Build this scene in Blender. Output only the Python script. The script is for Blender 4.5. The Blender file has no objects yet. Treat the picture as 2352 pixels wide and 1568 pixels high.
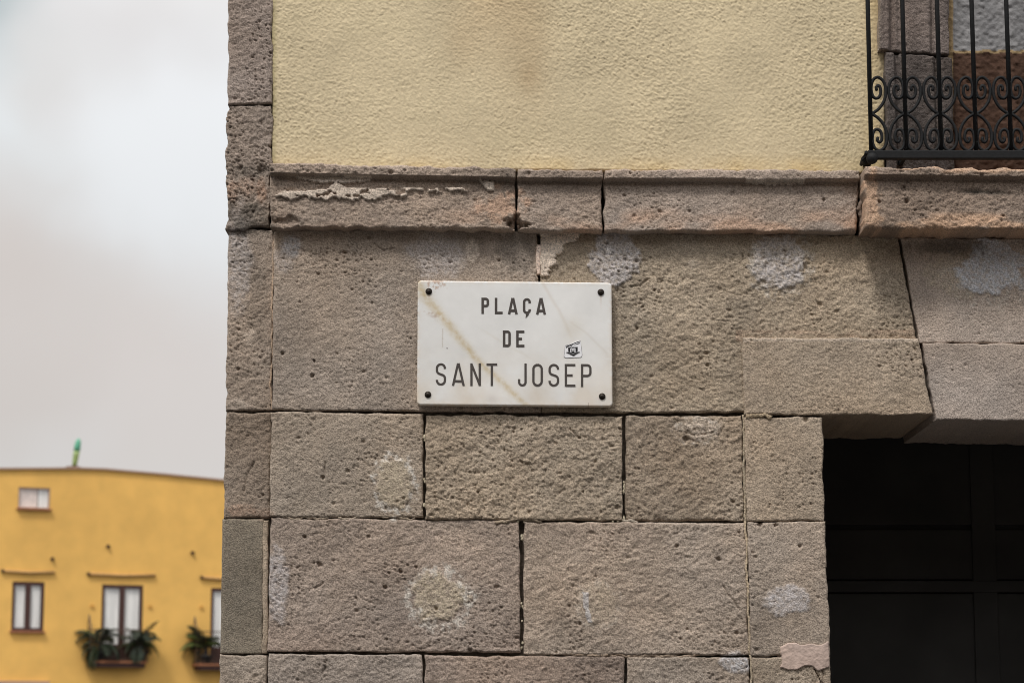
import bpy, bmesh, math, random
import numpy as np
from mathutils import Vector
random.seed(7)
C = bpy.context.scene.collection
SC = bpy.context.scene
# ------------------------------------------------------------------ camera, sky, sun, exposure
FP = 85.0 / 36.0 * 2352.0          # focal length in reference-grid pixels (2352 x 1568)
DIST, CH, PITCH = 7.4, 1.6, math.atan(0.160)
cam_d = bpy.data.cameras.new('camera'); cam = bpy.data.objects.new('camera', cam_d); C.objects.link(cam)
cam.location = (0, -DIST, CH); cam.rotation_euler = (math.pi / 2 + PITCH, 0, 0)
cam_d.lens = 85; cam_d.sensor_width = 36; cam_d.clip_end = 2000; cam_d.clip_start = 0.1
cam_d.dof.use_dof = True; cam_d.dof.focus_distance = 7.5; cam_d.dof.aperture_fstop = 5.6
SC.camera = cam
SC.cycles.filter_width = 1.0
SC.view_settings.view_transform = 'Standard'; SC.view_settings.look = 'None'
SC.view_settings.gamma = 1; SC.view_settings.use_curve_mapping = False
SC.view_settings.exposure = 0.54
SUN_EL, SUN_AZ = math.radians(58), math.radians(208)     # azimuth clockwise from +Y: behind the camera, to its left
sd = Vector((math.sin(SUN_AZ) * math.cos(SUN_EL), math.cos(SUN_AZ) * math.cos(SUN_EL), math.sin(SUN_EL)))
sl = bpy.data.lights.new('sun', 'SUN'); sl.energy = 1.5; sl.angle = math.radians(11); sl.color = (1, 0.955, 0.9)
so = bpy.data.objects.new('sun', sl); C.objects.link(so)
so.rotation_euler = (-sd).to_track_quat('-Z', 'Y').to_euler(); so.location = sd * 50

def ray(u, v):
    xc = (u - 1176.0) / FP; yc = (784.0 - v) / FP
    return np.array([xc, math.cos(PITCH) - yc * math.sin(PITCH), math.sin(PITCH) + yc * math.cos(PITCH)])
def W(u, v, y=0.0):
    d = ray(u, v); t = (y + DIST) / d[1]
    return Vector((d[0] * t, y, CH + d[2] * t))
def UV(x, y, z):                     # world -> reference grid, used only to place stains and joints
    dy = y + DIST; dz = z - CH
    dep = dy * math.cos(PITCH) + dz * math.sin(PITCH)
    up = -dy * math.sin(PITCH) + dz * math.cos(PITCH)
    return 1176 + FP * x / dep, 784 - FP * up / dep

world = bpy.data.worlds.new('World'); SC.world = world; world.use_nodes = True
nt = world.node_tree; nt.nodes.clear()
def N(t, tp, **k):
    n = t.nodes.new(tp)
    for a, b in k.items(): setattr(n, a, b)
    return n
out = N(nt, 'ShaderNodeOutputWorld'); mixs = N(nt, 'ShaderNodeMixShader'); mixs.inputs[0].default_value = 0.93
bg1 = N(nt, 'ShaderNodeBackground'); bg1.inputs[1].default_value = 0.1
bg2 = N(nt, 'ShaderNodeBackground'); bg2.inputs[1].default_value = 0.82
sky = N(nt, 'ShaderNodeTexSky', sky_type='NISHITA'); sky.sun_disc = False
sky.sun_elevation = SUN_EL; sky.sun_rotation = SUN_AZ
nt.links.new(sky.outputs[0], bg1.inputs[0]); nt.links.new(bg1.outputs[0], mixs.inputs[1])
nt.links.new(bg2.outputs[0], mixs.inputs[2]); nt.links.new(mixs.outputs[0], out.inputs[0])
tc = N(nt, 'ShaderNodeTexCoord')
nz = N(nt, 'ShaderNodeTexNoise'); nz.inputs['Scale'].default_value = 9; nz.inputs['Detail'].default_value = 4
nz.inputs['Roughness'].default_value = 0.45; nz.inputs['Distortion'].default_value = 0.3
nt.links.new(tc.outputs['Generated'], nz.inputs['Vector'])
cr = N(nt, 'ShaderNodeValToRGB'); e = cr.color_ramp.elements
e[0].position = 0.30; e[0].color = (0.64, 0.62, 0.60, 1)
e[1].position = 0.62; e[1].color = (0.655, 0.662, 0.665, 1)
nt.links.new(nz.outputs['Fac'], cr.inputs[0])
# warm ping of noise for lobes so that their rims are ragged
wv = N(nt, 'ShaderNodeTexNoise'); wv.inputs['Scale'].default_value = 14; wv.inputs['Detail'].default_value = 3
nt.links.new(tc.outputs['Generated'], wv.inputs['Vector'])
wsub = N(nt, 'ShaderNodeVectorMath', operation='SUBTRACT'); wsub.inputs[1].default_value = (.5, .5, .5)
nt.links.new(wv.outputs['Color'], wsub.inputs[0])
wsc = N(nt, 'ShaderNodeVectorMath', operation='SCALE'); wsc.inputs['Scale'].default_value = 0.06
nt.links.new(wsub.outputs[0], wsc.inputs[0])
wadd = N(nt, 'ShaderNodeVectorMath', operation='ADD'); nt.links.new(tc.outputs['Generated'], wadd.inputs[0]); nt.links.new(wsc.outputs[0], wadd.inputs[1])
prev = cr.outputs['Color']
def lobe(u, v, size, col, amount, stretch=(1, 1, 1)):
    global prev
    d = ray(u, v); d = d / np.linalg.norm(d)
    s = N(nt, 'ShaderNodeVectorMath', operation='SUBTRACT'); s.inputs[1].default_value = d
    nt.links.new(wadd.outputs[0], s.inputs[0])
    m = N(nt, 'ShaderNodeVectorMath', operation='MULTIPLY'); m.inputs[1].default_value = stretch
    nt.links.new(s.outputs[0], m.inputs[0])
    L = N(nt, 'ShaderNodeVectorMath', operation='LENGTH'); nt.links.new(m.outputs[0], L.inputs[0])
    r = N(nt, 'ShaderNodeMapRange', interpolation_type='SMOOTHERSTEP')
    r.inputs['From Min'].default_value = size; r.inputs['From Max'].default_value = 0
    r.inputs['To Min'].default_value = 0; r.inputs['To Max'].default_value = amount
    nt.links.new(L.outputs['Value'], r.inputs['Value'])
    mx = N(nt, 'ShaderNodeMixRGB'); mx.inputs[2].default_value = (*col, 1)
    nt.links.new(r.outputs[0], mx.inputs[0]); nt.links.new(prev, mx.inputs[1]); prev = mx.outputs[0]
lobe(60, 380, 0.10, (0.62, 0.655, 0.665), 0.9)
lobe(15, 40, 0.042, (0.38, 0.42, 0.42), 1.0)
lobe(330, 90, 0.055, (0.55, 0.525, 0.51), 1.0, (0.8, 1, 1.3))
lobe(180, 215, 0.036, (0.53, 0.505, 0.48), 1.0)
lobe(400, 330, 0.085, (0.67, 0.675, 0.68), 0.9)
lobe(20, 640, 0.085, (0.53, 0.48, 0.445), 1.0)
lobe(150, 860, 0.10, (0.56, 0.51, 0.475), 1.0, (0.7, 1, 1.2))
lobe(420, 1020, 0.08, (0.61, 0.56, 0.53), 0.8)
nt.links.new(prev, bg2.inputs[0])
# overcast sky: brighter towards the zenith than at the horizon
sx = N(nt, 'ShaderNodeSeparateXYZ'); nt.links.new(tc.outputs['Generated'], sx.inputs[0])
zr_ = N(nt, 'ShaderNodeMapRange'); zr_.inputs['From Min'].default_value = 0; zr_.inputs['From Max'].default_value = 1
zr_.inputs['To Min'].default_value = 0.63; zr_.inputs['To Max'].default_value = 1.8
nt.links.new(sx.outputs['Z'], zr_.inputs['Value']); nt.links.new(zr_.outputs[0], bg2.inputs[1])

# ------------------------------------------------------------------ noise in numpy
_rs = np.random.RandomState(11)
TAB = _rs.rand(256, 256); TAB2 = _rs.rand(256, 256); TAB3 = _rs.rand(256, 256)
def vn(x, y, s=0):
    x = x + s * 17.31; y = y + s * 9.77
    xi = np.floor(x).astype(int); yi = np.floor(y).astype(int); fx = x - xi; fy = y - yi
    fx = fx * fx * (3 - 2 * fx); fy = fy * fy * (3 - 2 * fy)
    a = TAB[xi & 255, yi & 255]; b = TAB[(xi + 1) & 255, yi & 255]
    c = TAB[xi & 255, (yi + 1) & 255]; d = TAB[(xi + 1) & 255, (yi + 1) & 255]
    return (a * (1 - fx) + b * fx) * (1 - fy) + (c * (1 - fx) + d * fx) * fy - 0.5
def fbm(x, y, o=4, s=0, g=0.5):
    r = 0; a = 1.0
    for k in range(o):
        ca, sa = math.cos(k * 1.1), math.sin(k * 1.1)
        r = r + a * vn((x * ca - y * sa) * 2 ** k, (x * sa + y * ca) * 2 ** k, s + k * 3); a *= g
    return r
def pits(x, z, cell, prob, rmin, rmax, s=0):
    gx = x / cell + s * 3.7; gz = z / cell + s * 5.3; r = np.zeros_like(x)
    ix = np.floor(gx).astype(int); iz = np.floor(gz).astype(int)
    for dx in (-1, 0, 1):
        for dz in (-1, 0, 1):
            a = (ix + dx) & 255; b = (iz + dz) & 255
            cx = ix + dx + TAB[a, b]; cz = iz + dz + TAB2[a, b]
            on = TAB3[a, b] < prob
            rad = (rmin + (rmax - rmin) * (TAB[b, a] ** 2)) / cell
            d = np.hypot((gx - cx), (gz - cz) * (1.0 + TAB2[b, a] * 0.8)) / rad
            r = np.maximum(r, np.where(on, np.clip(1.15 - d, 0, 0.6) / 0.6, 0))
    return r
def sst(a, b, x):
    t = np.clip((x - a) / (b - a), 0, 1); return t * t * (3 - 2 * t)

# ------------------------------------------------------------------ materials
def new_mat(name, base=(.5, .5, .5), rough=0.9, metal=0.0):
    m = bpy.data.materials.new(name); m.use_nodes = True
    b = m.node_tree.nodes['Principled BSDF']
    b.inputs['Base Color'].default_value = (*base, 1); b.inputs['Roughness'].default_value = rough
    b.inputs['Metallic'].default_value = metal
    return m
def grain(m, attr=None, base=(.5, .5, .5), scale=300, lo=0.8, hi=1.15, bump_scale=260, bump=0.5, dist=0.002,
          big=6, blo=0.93, bhi=1.06, stretch=(1, 1, 1), coord='Object', detail=3):
    t = m.node_tree; b = t.nodes['Principled BSDF']
    co = N(t, 'ShaderNodeTexCoord'); mp = N(t, 'ShaderNodeMapping'); mp.inputs['Scale'].default_value = stretch
    t.links.new(co.outputs[coord], mp.inputs['Vector'])
    if attr:
        a = N(t, 'ShaderNodeAttribute', attribute_name=attr); src = a.outputs['Color']
    else:
        a = N(t, 'ShaderNodeRGB'); a.outputs[0].default_value = (*base, 1); src = a.outputs[0]
    def layer(src, sc, l, h, det):
        n = N(t, 'ShaderNodeTexNoise'); n.inputs['Scale'].default_value = sc; n.inputs['Detail'].default_value = det
        t.links.new(mp.outputs[0], n.inputs['Vector'])
        r = N(t, 'ShaderNodeMapRange'); r.inputs['From Min'].default_value = 0.32; r.inputs['From Max'].default_value = 0.68
        r.inputs['To Min'].default_value = l; r.inputs['To Max'].default_value = h
        t.links.new(n.outputs['Fac'], r.inputs['Value'])
        x = N(t, 'ShaderNodeMixRGB', blend_type='MULTIPLY'); x.inputs[0].default_value = 1
        t.links.new(src, x.inputs[1]); t.links.new(r.outputs[0], x.inputs[2]); return x.outputs[0]
    src = layer(src, scale, lo, hi, detail); src = layer(src, big, blo, bhi, 4)
    t.links.new(src, b.inputs['Base Color'])
    if bump:
        n = N(t, 'ShaderNodeTexNoise'); n.inputs['Scale'].default_value = bump_scale; n.inputs['Detail'].default_value = 4
        n.inputs['Roughness'].default_value = 0.6
        t.links.new(mp.outputs[0], n.inputs['Vector'])
        bp = N(t, 'ShaderNodeBump'); bp.inputs['Strength'].default_value = bump; bp.inputs['Distance'].default_value = dist
        t.links.new(n.outputs['Fac'], bp.inputs['Height']); t.links.new(bp.outputs[0], b.inputs['Normal'])
    return m
M_stone = grain(new_mat('weathered_sandstone', rough=0.95), 'tint', scale=230, lo=0.60, hi=1.42, bump_scale=230, bump=0.75, dist=0.005)
M_stucco = grain(new_mat('yellow_stucco', rough=0.92), 'tint', scale=130, lo=0.92, hi=1.06, bump_scale=170, bump=0.5, dist=0.003)
M_marble = grain(new_mat('white_marble', rough=0.38), 'tint', scale=40, lo=0.985, hi=1.01, bump=0.05, bump_scale=80, dist=0.0005)
M_mortar = grain(new_mat('old_mortar', rough=0.98), base=(0.15, 0.125, 0.10), scale=120, lo=0.6, hi=1.3)
M_bead = grain(new_mat('pale_mortar', rough=0.95), base=(0.55, 0.48, 0.35), scale=90, lo=0.75, hi=1.15)
M_engrave = grain(new_mat('engraved_grey_paint', rough=0.7), base=(0.068, 0.056, 0.050), scale=300, lo=0.8, hi=1.2, bump=0.1)
M_iron = grain(new_mat('black_iron', rough=0.55), base=(0.0075, 0.008, 0.009), scale=150, lo=0.7, hi=1.4, bump=0.3, bump_scale=200, dist=0.001)
M_screw = grain(new_mat('dark_bronze', rough=0.4, metal=0.6), base=(0.035, 0.026, 0.02), scale=400, lo=0.7, hi=1.4, bump=0.1)
M_dark = grain(new_mat('dark_painted_metal', rough=0.6), base=(0.034, 0.033, 0.032), scale=3, lo=0.8, hi=1.2, bump=0.1, bump_scale=40)
M_dark.node_tree.nodes['Principled BSDF'].inputs['Roughness'].default_value = .8
M_dark.node_tree.nodes['Principled BSDF'].inputs['Specular IOR Level'].default_value = .2
M_iron.node_tree.nodes['Principled BSDF'].inputs['Roughness'].default_value = .7
M_iron.node_tree.nodes['Principled BSDF'].inputs['Specular IOR Level'].default_value = .3
M_white = new_mat('sticker_paper', (0.90, 0.90, 0.93), 0.35)
M_ink = new_mat('black_print', (0.012, 0.012, 0.014), 0.4)
M_greyink = new_mat('grey_print', (0.22, 0.22, 0.23), 0.45)
M_pave = grain(new_mat('grey_paving', rough=0.9), base=(0.05, 0.048, 0.047), scale=20, lo=0.8, hi=1.15, bump=0.2, bump_scale=60)
M_fwall = grain(new_mat('ochre_render', rough=0.9), base=(0.84, 0.49, 0.128), scale=2.2, lo=0.94, hi=1.05, big=0.35, blo=0.9, bhi=1.06, bump=0.2, bump_scale=12, dist=0.01, coord='Object')
M_coping = new_mat('terracotta_coping', (0.42, 0.27, 0.19), 0.8)
M_brown = grain(new_mat('dark_brown_wood', rough=0.55), base=(0.055, 0.018, 0.013), scale=30, lo=0.8, hi=1.3, bump=0.1)
M_curtain = grain(new_mat('white_curtain', rough=0.8), base=(0.93, 0.91, 0.88), scale=6, lo=0.85, hi=1.05, stretch=(1.5, 1.5, 0.1), bump=0.2, bump_scale=12, dist=0.02)
M_blind = grain(new_mat('beige_blind', rough=0.7), base=(0.82, 0.70, 0.64), scale=4, lo=0.9, hi=1.1, bump=0.1)
M_reveal = grain(new_mat('dark_ochre', rough=0.9), base=(0.62, 0.32, 0.07), scale=4, lo=0.9, hi=1.1, bump=0.1)  # darker ochre than the house render, used on the wall anchors
M_glass = bpy.data.materials.new('window_glass'); M_glass.use_nodes = True; _t = M_glass.node_tree; _t.nodes.clear()
_o = N(_t, 'ShaderNodeOutputMaterial'); _m = N(_t, 'ShaderNodeMixShader'); 
_a = N(_t, 'ShaderNodeBsdfTransparent'); _a.inputs[0].default_value = (1, 1, 1, 1); _g = N(_t, 'ShaderNodeBsdfGlossy'); _g.inputs['Roughness'].default_value = .02
_m.inputs[0].default_value = .06; _t.links.new(_a.outputs[0], _m.inputs[1]); _t.links.new(_g.outputs[0], _m.inputs[2]); _t.links.new(_m.outputs[0], _o.inputs[0])
M_leaf = grain(new_mat('palm_leaf', rough=0.55), base=(0.018, 0.030, 0.012), scale=8, lo=0.6, hi=1.5, bump=0)
M_leaf2 = grain(new_mat('young_palm_leaf', rough=0.55), base=(0.10, 0.13, 0.03), scale=8, lo=0.7, hi=1.3, bump=0)
M_pot = grain(new_mat('dark_pot', rough=0.7), base=(0.020, 0.018, 0.018), scale=8, lo=0.8, hi=1.2, bump=0)
M_rail = new_mat('thin_dark_iron', (0.09, 0.05, 0.03), 0.6)
M_tile = grain(new_mat('terracotta_tile', rough=0.75), base=(0.33, 0.13, 0.06), scale=10, lo=0.8, hi=1.2, bump=0)
M_conduit = grain(new_mat('ochre_awning_tube', rough=0.7), base=(0.48, 0.28, 0.10), scale=10, lo=0.9, hi=1.1, bump=0)
M_hole = new_mat('rusty_iron', (0.07, 0.035, 0.015), 0.8)
M_shut = new_mat('grey_green_shutter', (0.10, 0.12, 0.11), 0.5)
M_roofbits = new_mat('brown_base', (0.12, 0.07, 0.05), 0.8)

# ------------------------------------------------------------------ object helpers
def link(name, me, mat=None, parent=None):
    o = bpy.data.objects.new(name, me); C.objects.link(o)
    if mat and me is not None and not me.materials: me.materials.append(mat)
    if parent: o.parent = parent
    return o
def tag(o, label=None, cat=None, group=None, kind=None):
    if label: o['label'] = label
    if cat: o['category'] = cat
    if group: o['group'] = group
    if kind: o['kind'] = kind
    return o
def empty(name, label, cat, group=None, loc=(0, 0, 0)):
    o = bpy.data.objects.new(name, None); C.objects.link(o); o.location = loc; o.empty_display_size = 0.1
    return tag(o, label, cat, group)
def put(name, me, mat, parent, smooth=False):
    """mesh given in world coordinates, parented to a thing whose origin may be elsewhere"""
    o = link(name, me, mat, parent)
    if parent is not None:
        root = parent; off = Vector((0, 0, 0))
        while root is not None: off = off + root.location; root = root.parent
        o.location = -off
    if smooth:
        for p in me.polygons: p.use_smooth = True
    return o
class MB:
    def __init__(s): s.bm = bmesh.new()
    def box(s, a, b):
        a = Vector(a); b = Vector(b)
        v = [s.bm.verts.new((x, y, z)) for x in (a.x, b.x) for y in (a.y, b.y) for z in (a.z, b.z)]
        for f in ((0, 1, 3, 2), (4, 6, 7, 5), (0, 4, 5, 1), (2, 3, 7, 6), (0, 2, 6, 4), (1, 5, 7, 3)):
            s.bm.faces.new([v[i] for i in f])
        return s
    def hexa(s, p):                     # 8 points, four front then four back
        v = [s.bm.verts.new(q) for q in p]
        for f in ((0, 1, 2, 3), (7, 6, 5, 4), (0, 4, 5, 1), (1, 5, 6, 2), (2, 6, 7, 3), (3, 7, 4, 0)):
            s.bm.faces.new([v[i] for i in f])
        return s
    def prism(s, pts, off):             # polygon extruded by vector
        off = Vector(off); n = len(pts)
        a = [s.bm.verts.new(Vector(p)) for p in pts]; b = [s.bm.verts.new(Vector(p) + off) for p in pts]
        s.bm.faces.new(a); s.bm.faces.new(b[::-1])
        for i in range(n): s.bm.faces.new((a[i], b[i], b[(i + 1) % n], a[(i + 1) % n]))
        return s
    def tube(s, pts, r, n=8, caps=True):
        pts = [Vector(p) for p in pts]; rings = []
        for i, p in enumerate(pts):
            d = (pts[min(i + 1, len(pts) - 1)] - pts[max(i - 1, 0)]).normalized()
            up = Vector((0, 1, 0)) if abs(d.y) < 0.9 else Vector((1, 0, 0))
            a = d.cross(up).normalized(); b = d.cross(a).normalized()
            rr = r[i] if isinstance(r, (list, tuple)) else r
            rings.append([s.bm.verts.new(p + (a * math.cos(2 * math.pi * k / n) + b * math.sin(2 * math.pi * k / n)) * rr) for k in range(n)])
        for q, w in zip(rings, rings[1:]):
            for k in range(n): s.bm.faces.new((q[k], q[(k + 1) % n], w[(k + 1) % n], w[k]))
        if caps: s.bm.faces.new(rings[0][::-1]); s.bm.faces.new(rings[-1])
        return s
    def lathe(s, c, prof, n=20, axis='z'):
        c = Vector(c); rings = []
        for r, h in prof:
            ring = []
            for k in range(n):
                a = 2 * math.pi * k / n
                ring.append(s.bm.verts.new(c + (Vector((r * math.cos(a), r * math.sin(a), h)) if axis == 'z' else Vector((r * math.cos(a), -h, r * math.sin(a))))))
            rings.append(ring)
        for q, w in zip(rings, rings[1:]):
            for k in range(n): s.bm.faces.new((q[k], q[(k + 1) % n], w[(k + 1) % n], w[k]))
        s.bm.faces.new(rings[0][::-1]); s.bm.faces.new(rings[-1])
        return s
    def done(s, name='mesh', bevel=0, fix=True):
        if fix: bmesh.ops.recalc_face_normals(s.bm, faces=s.bm.faces)
        if bevel: bmesh.ops.bevel(s.bm, geom=s.bm.edges[:], offset=bevel, segments=2, affect='EDGES', profile=0.6)
        me = bpy.data.meshes.new(name); s.bm.to_mesh(me); s.bm.free(); return me

# ------------------------------------------------------------------ stains: shapes of their own on the stone
def ell(u, v, cu, cv, ru, rv, edge=0.3, nse=0.35, sc=0.03, seed=0):
    n = fbm(u * sc, v * sc, 4, seed + 40, 0.65) * nse * 2
    d = np.hypot((u - cu) / ru, (v - cv) / rv) + n
    return 1 - sst(1 - edge, 1 + edge, d)
LAV = np.array([0.55, 0.515, 0.515]); CREAM = np.array([0.64, 0.54, 0.45]); PINK = np.array([0.45, 0.29, 0.205])
TAN = np.array([0.50, 0.42, 0.31]); SOOT = np.array([0.10, 0.085, 0.068]); BLUE = np.array([0.56, 0.56, 0.59])
OCHRE = np.array([0.40, 0.235, 0.12])
def mixc(c, m, k): return c * (1 - m[:, None]) + k * m[:, None]
PATCH = [ # u v ru rv colour strength height edge
 (1412, 598, 60, 62, LAV, .85, .005, .08), (1790, 602, 62, 66, LAV, .75, .005, .08), (2235, 625, 112, 56, TAN, .5, .002, .08), (2280, 612, 80, 64, BLUE * 1.12, 1.0, .004, .08),
 (1005, 590, 60, 50, LAV, .45, .001, .35), (672, 562, 22, 24, BLUE, .6, .001, .4), (650, 600, 22, 26, LAV, .35, .0, .4),
 (905, 1110, 42, 60, TAN, .75, .004, .10), (1005, 1372, 60, 56, TAN, .8, .004, .10), (638, 1345, 24, 82, LAV, .6, .003, .2),
 (1808, 1378, 52, 36, LAV, .8, .003, .15), (1610, 985, 40, 28, CREAM, .55, .002, .2), (1690, 1520, 38, 24, BLUE, .65, .002, .2),
 (1375, 1385, 50, 46, TAN, .3, .001, .3), (1085, 575, 14, 26, CREAM, .5, .004, .2), (1000, 545, 45, 16, CREAM, .25, .0, .4),
 (550, 600, 26, 110, LAV, .45, .001, .35), (575, 775, 18, 18, CREAM, .35, .001, .3), (545, 930, 30, 14, CREAM, .45, .001, .3),
 (560, 1172, 34, 15, PINK, .5, .002, .3), (610, 1180, 20, 16, PINK, .3, .001, .3), (1570, 552, 30, 26, CREAM, .25, .001, .4), (1590, 606, 16, 10, CREAM, .4, .001, .3),
 (600, 430, 12, 30, PINK, .7, .002, .3), (568, 425, 22, 22, PINK, .45, .002, .3), (533, 440, 14, 20, PINK, .6, .004, .3),
 (1800, 570, 300, 30, TAN, .2, 0, .5)]
RINGS = [(905, 1112, 46, 64, .8), (1010, 1376, 68, 64, .6), (1790, 604, 66, 72, .4), (1375, 1390, 50, 50, .18), (1600, 985, 45, 30, .25), (2275, 620, 90, 76, .3)]
DARKS = [(570, 500, 48, 30, .75), (575, 395, 50, 16, .55), (590, 690, 26, 90, .35), (620, 505, 20, 20, .6), (1185, 580, 45, 45, .45), (2180, 565, 50, 24, .5), (2150, 570, 120, 14, .5), (1290, 1430, 30, 12, .3),
         (1520, 1390, 25, 12, .3), (880, 460, 200, 14, .0), (1230, 1482, 14, 12, .5), (1330, 1170, 60, 14, .2)]
HOLES = [(1625, 838, 4.5), (649, 812, 5), (1290, 700, 0.1), (717, 862, 5), (722, 828, 3.5), (987, 872, 6), (1575, 1008, 7), (2112, 1140, 4), (700, 1232, 4), (955, 1301, 4),
         (1003, 1397, 5), (1080, 1492, 6), (1850, 962, 7), (1745, 1203, 6), (1782, 1205, 5), (884, 1348, 5), (733, 1295, 7), (1330, 1005, 3), (1838, 1253, 4), (1650, 1283, 6),
         (1555, 1253, 4), (1340, 1128, 3), (2085, 458, 6), (2080, 425, 4), (1985, 418, 3), (602, 392, 13), (552, 385, 6), (1190, 515, 12), (1168, 505, 8), (1895, 455, 4), (1975, 470, 5), (2023, 460, 4)]
def flake_mask(u, v):
    n = vn(u * 0.05, v * 0 + 3.3, 5) * 16 + vn(u * 0.16, v * 0, 8) * 9 + vn(u * .33, v * 0, 18) * 4
    cen = np.interp(u, [632, 680, 770, 860, 950, 1075], [446, 443, 440, 442, 436, 430])
    half = np.interp(u, [630, 650, 700, 800, 900, 1000, 1072, 1080], [0, 9, 8, 14, 11, 6, 2.5, 0])
    m = (np.abs(v - cen - n * 0.45) < half + n * 0.35) & (u > 632) & (u < 1078)
    m &= fbm(u * .06, v * .12, 3, 55) > -.30 + .25 * (u > 900)
    # long curled flake below the fillet
    low = np.interp(u, [680, 720, 790, 850, 855], [404, 414, 418, 411, 400]) + vn(u * .2, v * 0, 3) * 5
    m |= (v > 402) & (v < low) & (u > 680) & (u < 853)
    m |= (u > 1100 + (v - 410) * .8) & (u < 1134) & (v > 409 + vn(u * .2, v * 0, 4) * 6) & (v < 434) & (np.abs(v - 420) < 15)
    m |= (u > 755) & (u < 795) & (np.abs(v - 428) < 14 - np.abs(u - 772) * .6)
    n2 = vn(u * .12, v * 0, 33) * 9
    m |= (u > 1715) & (u < 1850) & (v > 411) & (v < 417 + n2 + 5 * np.sin((u - 1715) / 43))
    # white render wedge above the sign
    rt = np.interp(v, [534, 545, 560, 575, 600, 632], [1344, 1336, 1306, 1292, 1280, 1252]) + vn(u * 0, v * .15, 9) * 22 + vn(u * 0, v * .4, 19) * 9
    lt = np.interp(v, [534, 575, 600, 632], [1242, 1238, 1232, 1238]) + vn(u * 0, v * .2, 12) * 5
    m |= (u > lt) & (u < rt) & (v > 532) & (v < 634)
    return m
def plaster_mask(u, v):
    t = 1477 + vn(u * .05, v * 0, 6) * 14 + np.where(u < 1812, (1812 - u) * .4, 0)
    b = 1532 + vn(u * .06, v * 0, 7) * 26
    l = 1792 + vn(u * 0, v * .08, 8) * 14
    return (v > t) & (v < b) & (u > l)
CRACKS = [[(712, 1352), (735, 1345), (742, 1336)], [(1884, 1530), (1893, 1548), (1890, 1600)], [(746, 1060), (742, 1100)], [(560, 1130), (566, 1090), (585, 1060)], [(1660, 1345), (1700, 1400)], [(975, 965), (973, 985)],
          [(1310, 985), (1330, 1005), (1345, 1002)], [(1560, 990), (1600, 1000), (1640, 992)], [(750, 1515), (742, 1545)], [(1135, 700), (1142, 740)], [(860, 560), (880, 575), (905, 570)], [(1430, 660), (1470, 655), (1490, 640)]]
def cracks(u, v):
    d = np.full(len(u), 99.); w = vn(u * .15, v * .15, 91) * 5
    for c in CRACKS:
        for (a, b), (e_, f_) in zip(c, c[1:]):
            L = (e_ - a) ** 2 + (f_ - b) ** 2; t = np.clip(((u - a) * (e_ - a) + (v - b) * (f_ - b)) / L, 0, 1)
            d = np.minimum(d, np.hypot(u - a - t * (e_ - a) + w, v - b - t * (f_ - b)))
    return 1 - sst(.8, 2.6, d)
def apply_stains(u, v, col, h, kind):
    for i, (cu, cv, ru, rv, k, st, hh, ed) in enumerate(PATCH):
        if u.max() < cu - ru * 1.6 or u.min() > cu + ru * 1.6 or v.max() < cv - rv * 1.6 or v.min() > cv + rv * 1.6: continue
        m = ell(u, v, cu, cv, ru, rv, ed, .20, .035, i)
        sp = 0.78 + 0.9 * np.clip(fbm(u * .2, v * .2, 3, i + 3), -.5, .5)
        col = mixc(col, np.clip(m * st * sp, 0, 1), k); h = h + hh * m
    for i, (cu, cv, ru, rv, st) in enumerate(RINGS):
        n = fbm(u * .06, v * .06, 4, 60 + i, .7)
        d = np.hypot((u - cu) / ru, (v - cv) / rv) + n * .35
        m = np.exp(-((d - 1) / .13) ** 2) * np.clip(.6 + 2.2 * fbm(u * .12, v * .12, 3, 70 + i), 0, 1)
        col = mixc(col, np.clip(m * st * 1.6, 0, 1), np.array([.62, .57, .51]))
    for i, (cu, cv, ru, rv, st) in enumerate(DARKS):
        m = ell(u, v, cu, cv, ru, rv, .5, .5, .05, 20 + i)
        col = mixc(col, np.clip(m * st, 0, 1), SOOT)
    h = h - .006 * cracks(u, v)
    for cu, cv, r in HOLES:
        d = np.hypot(u - cu, v - cv) / r + vn(u * .3, v * .3, 2) * .6
        h = h - 0.011 * (1 - sst(.6, 1.1, d))
    return col, h

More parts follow.
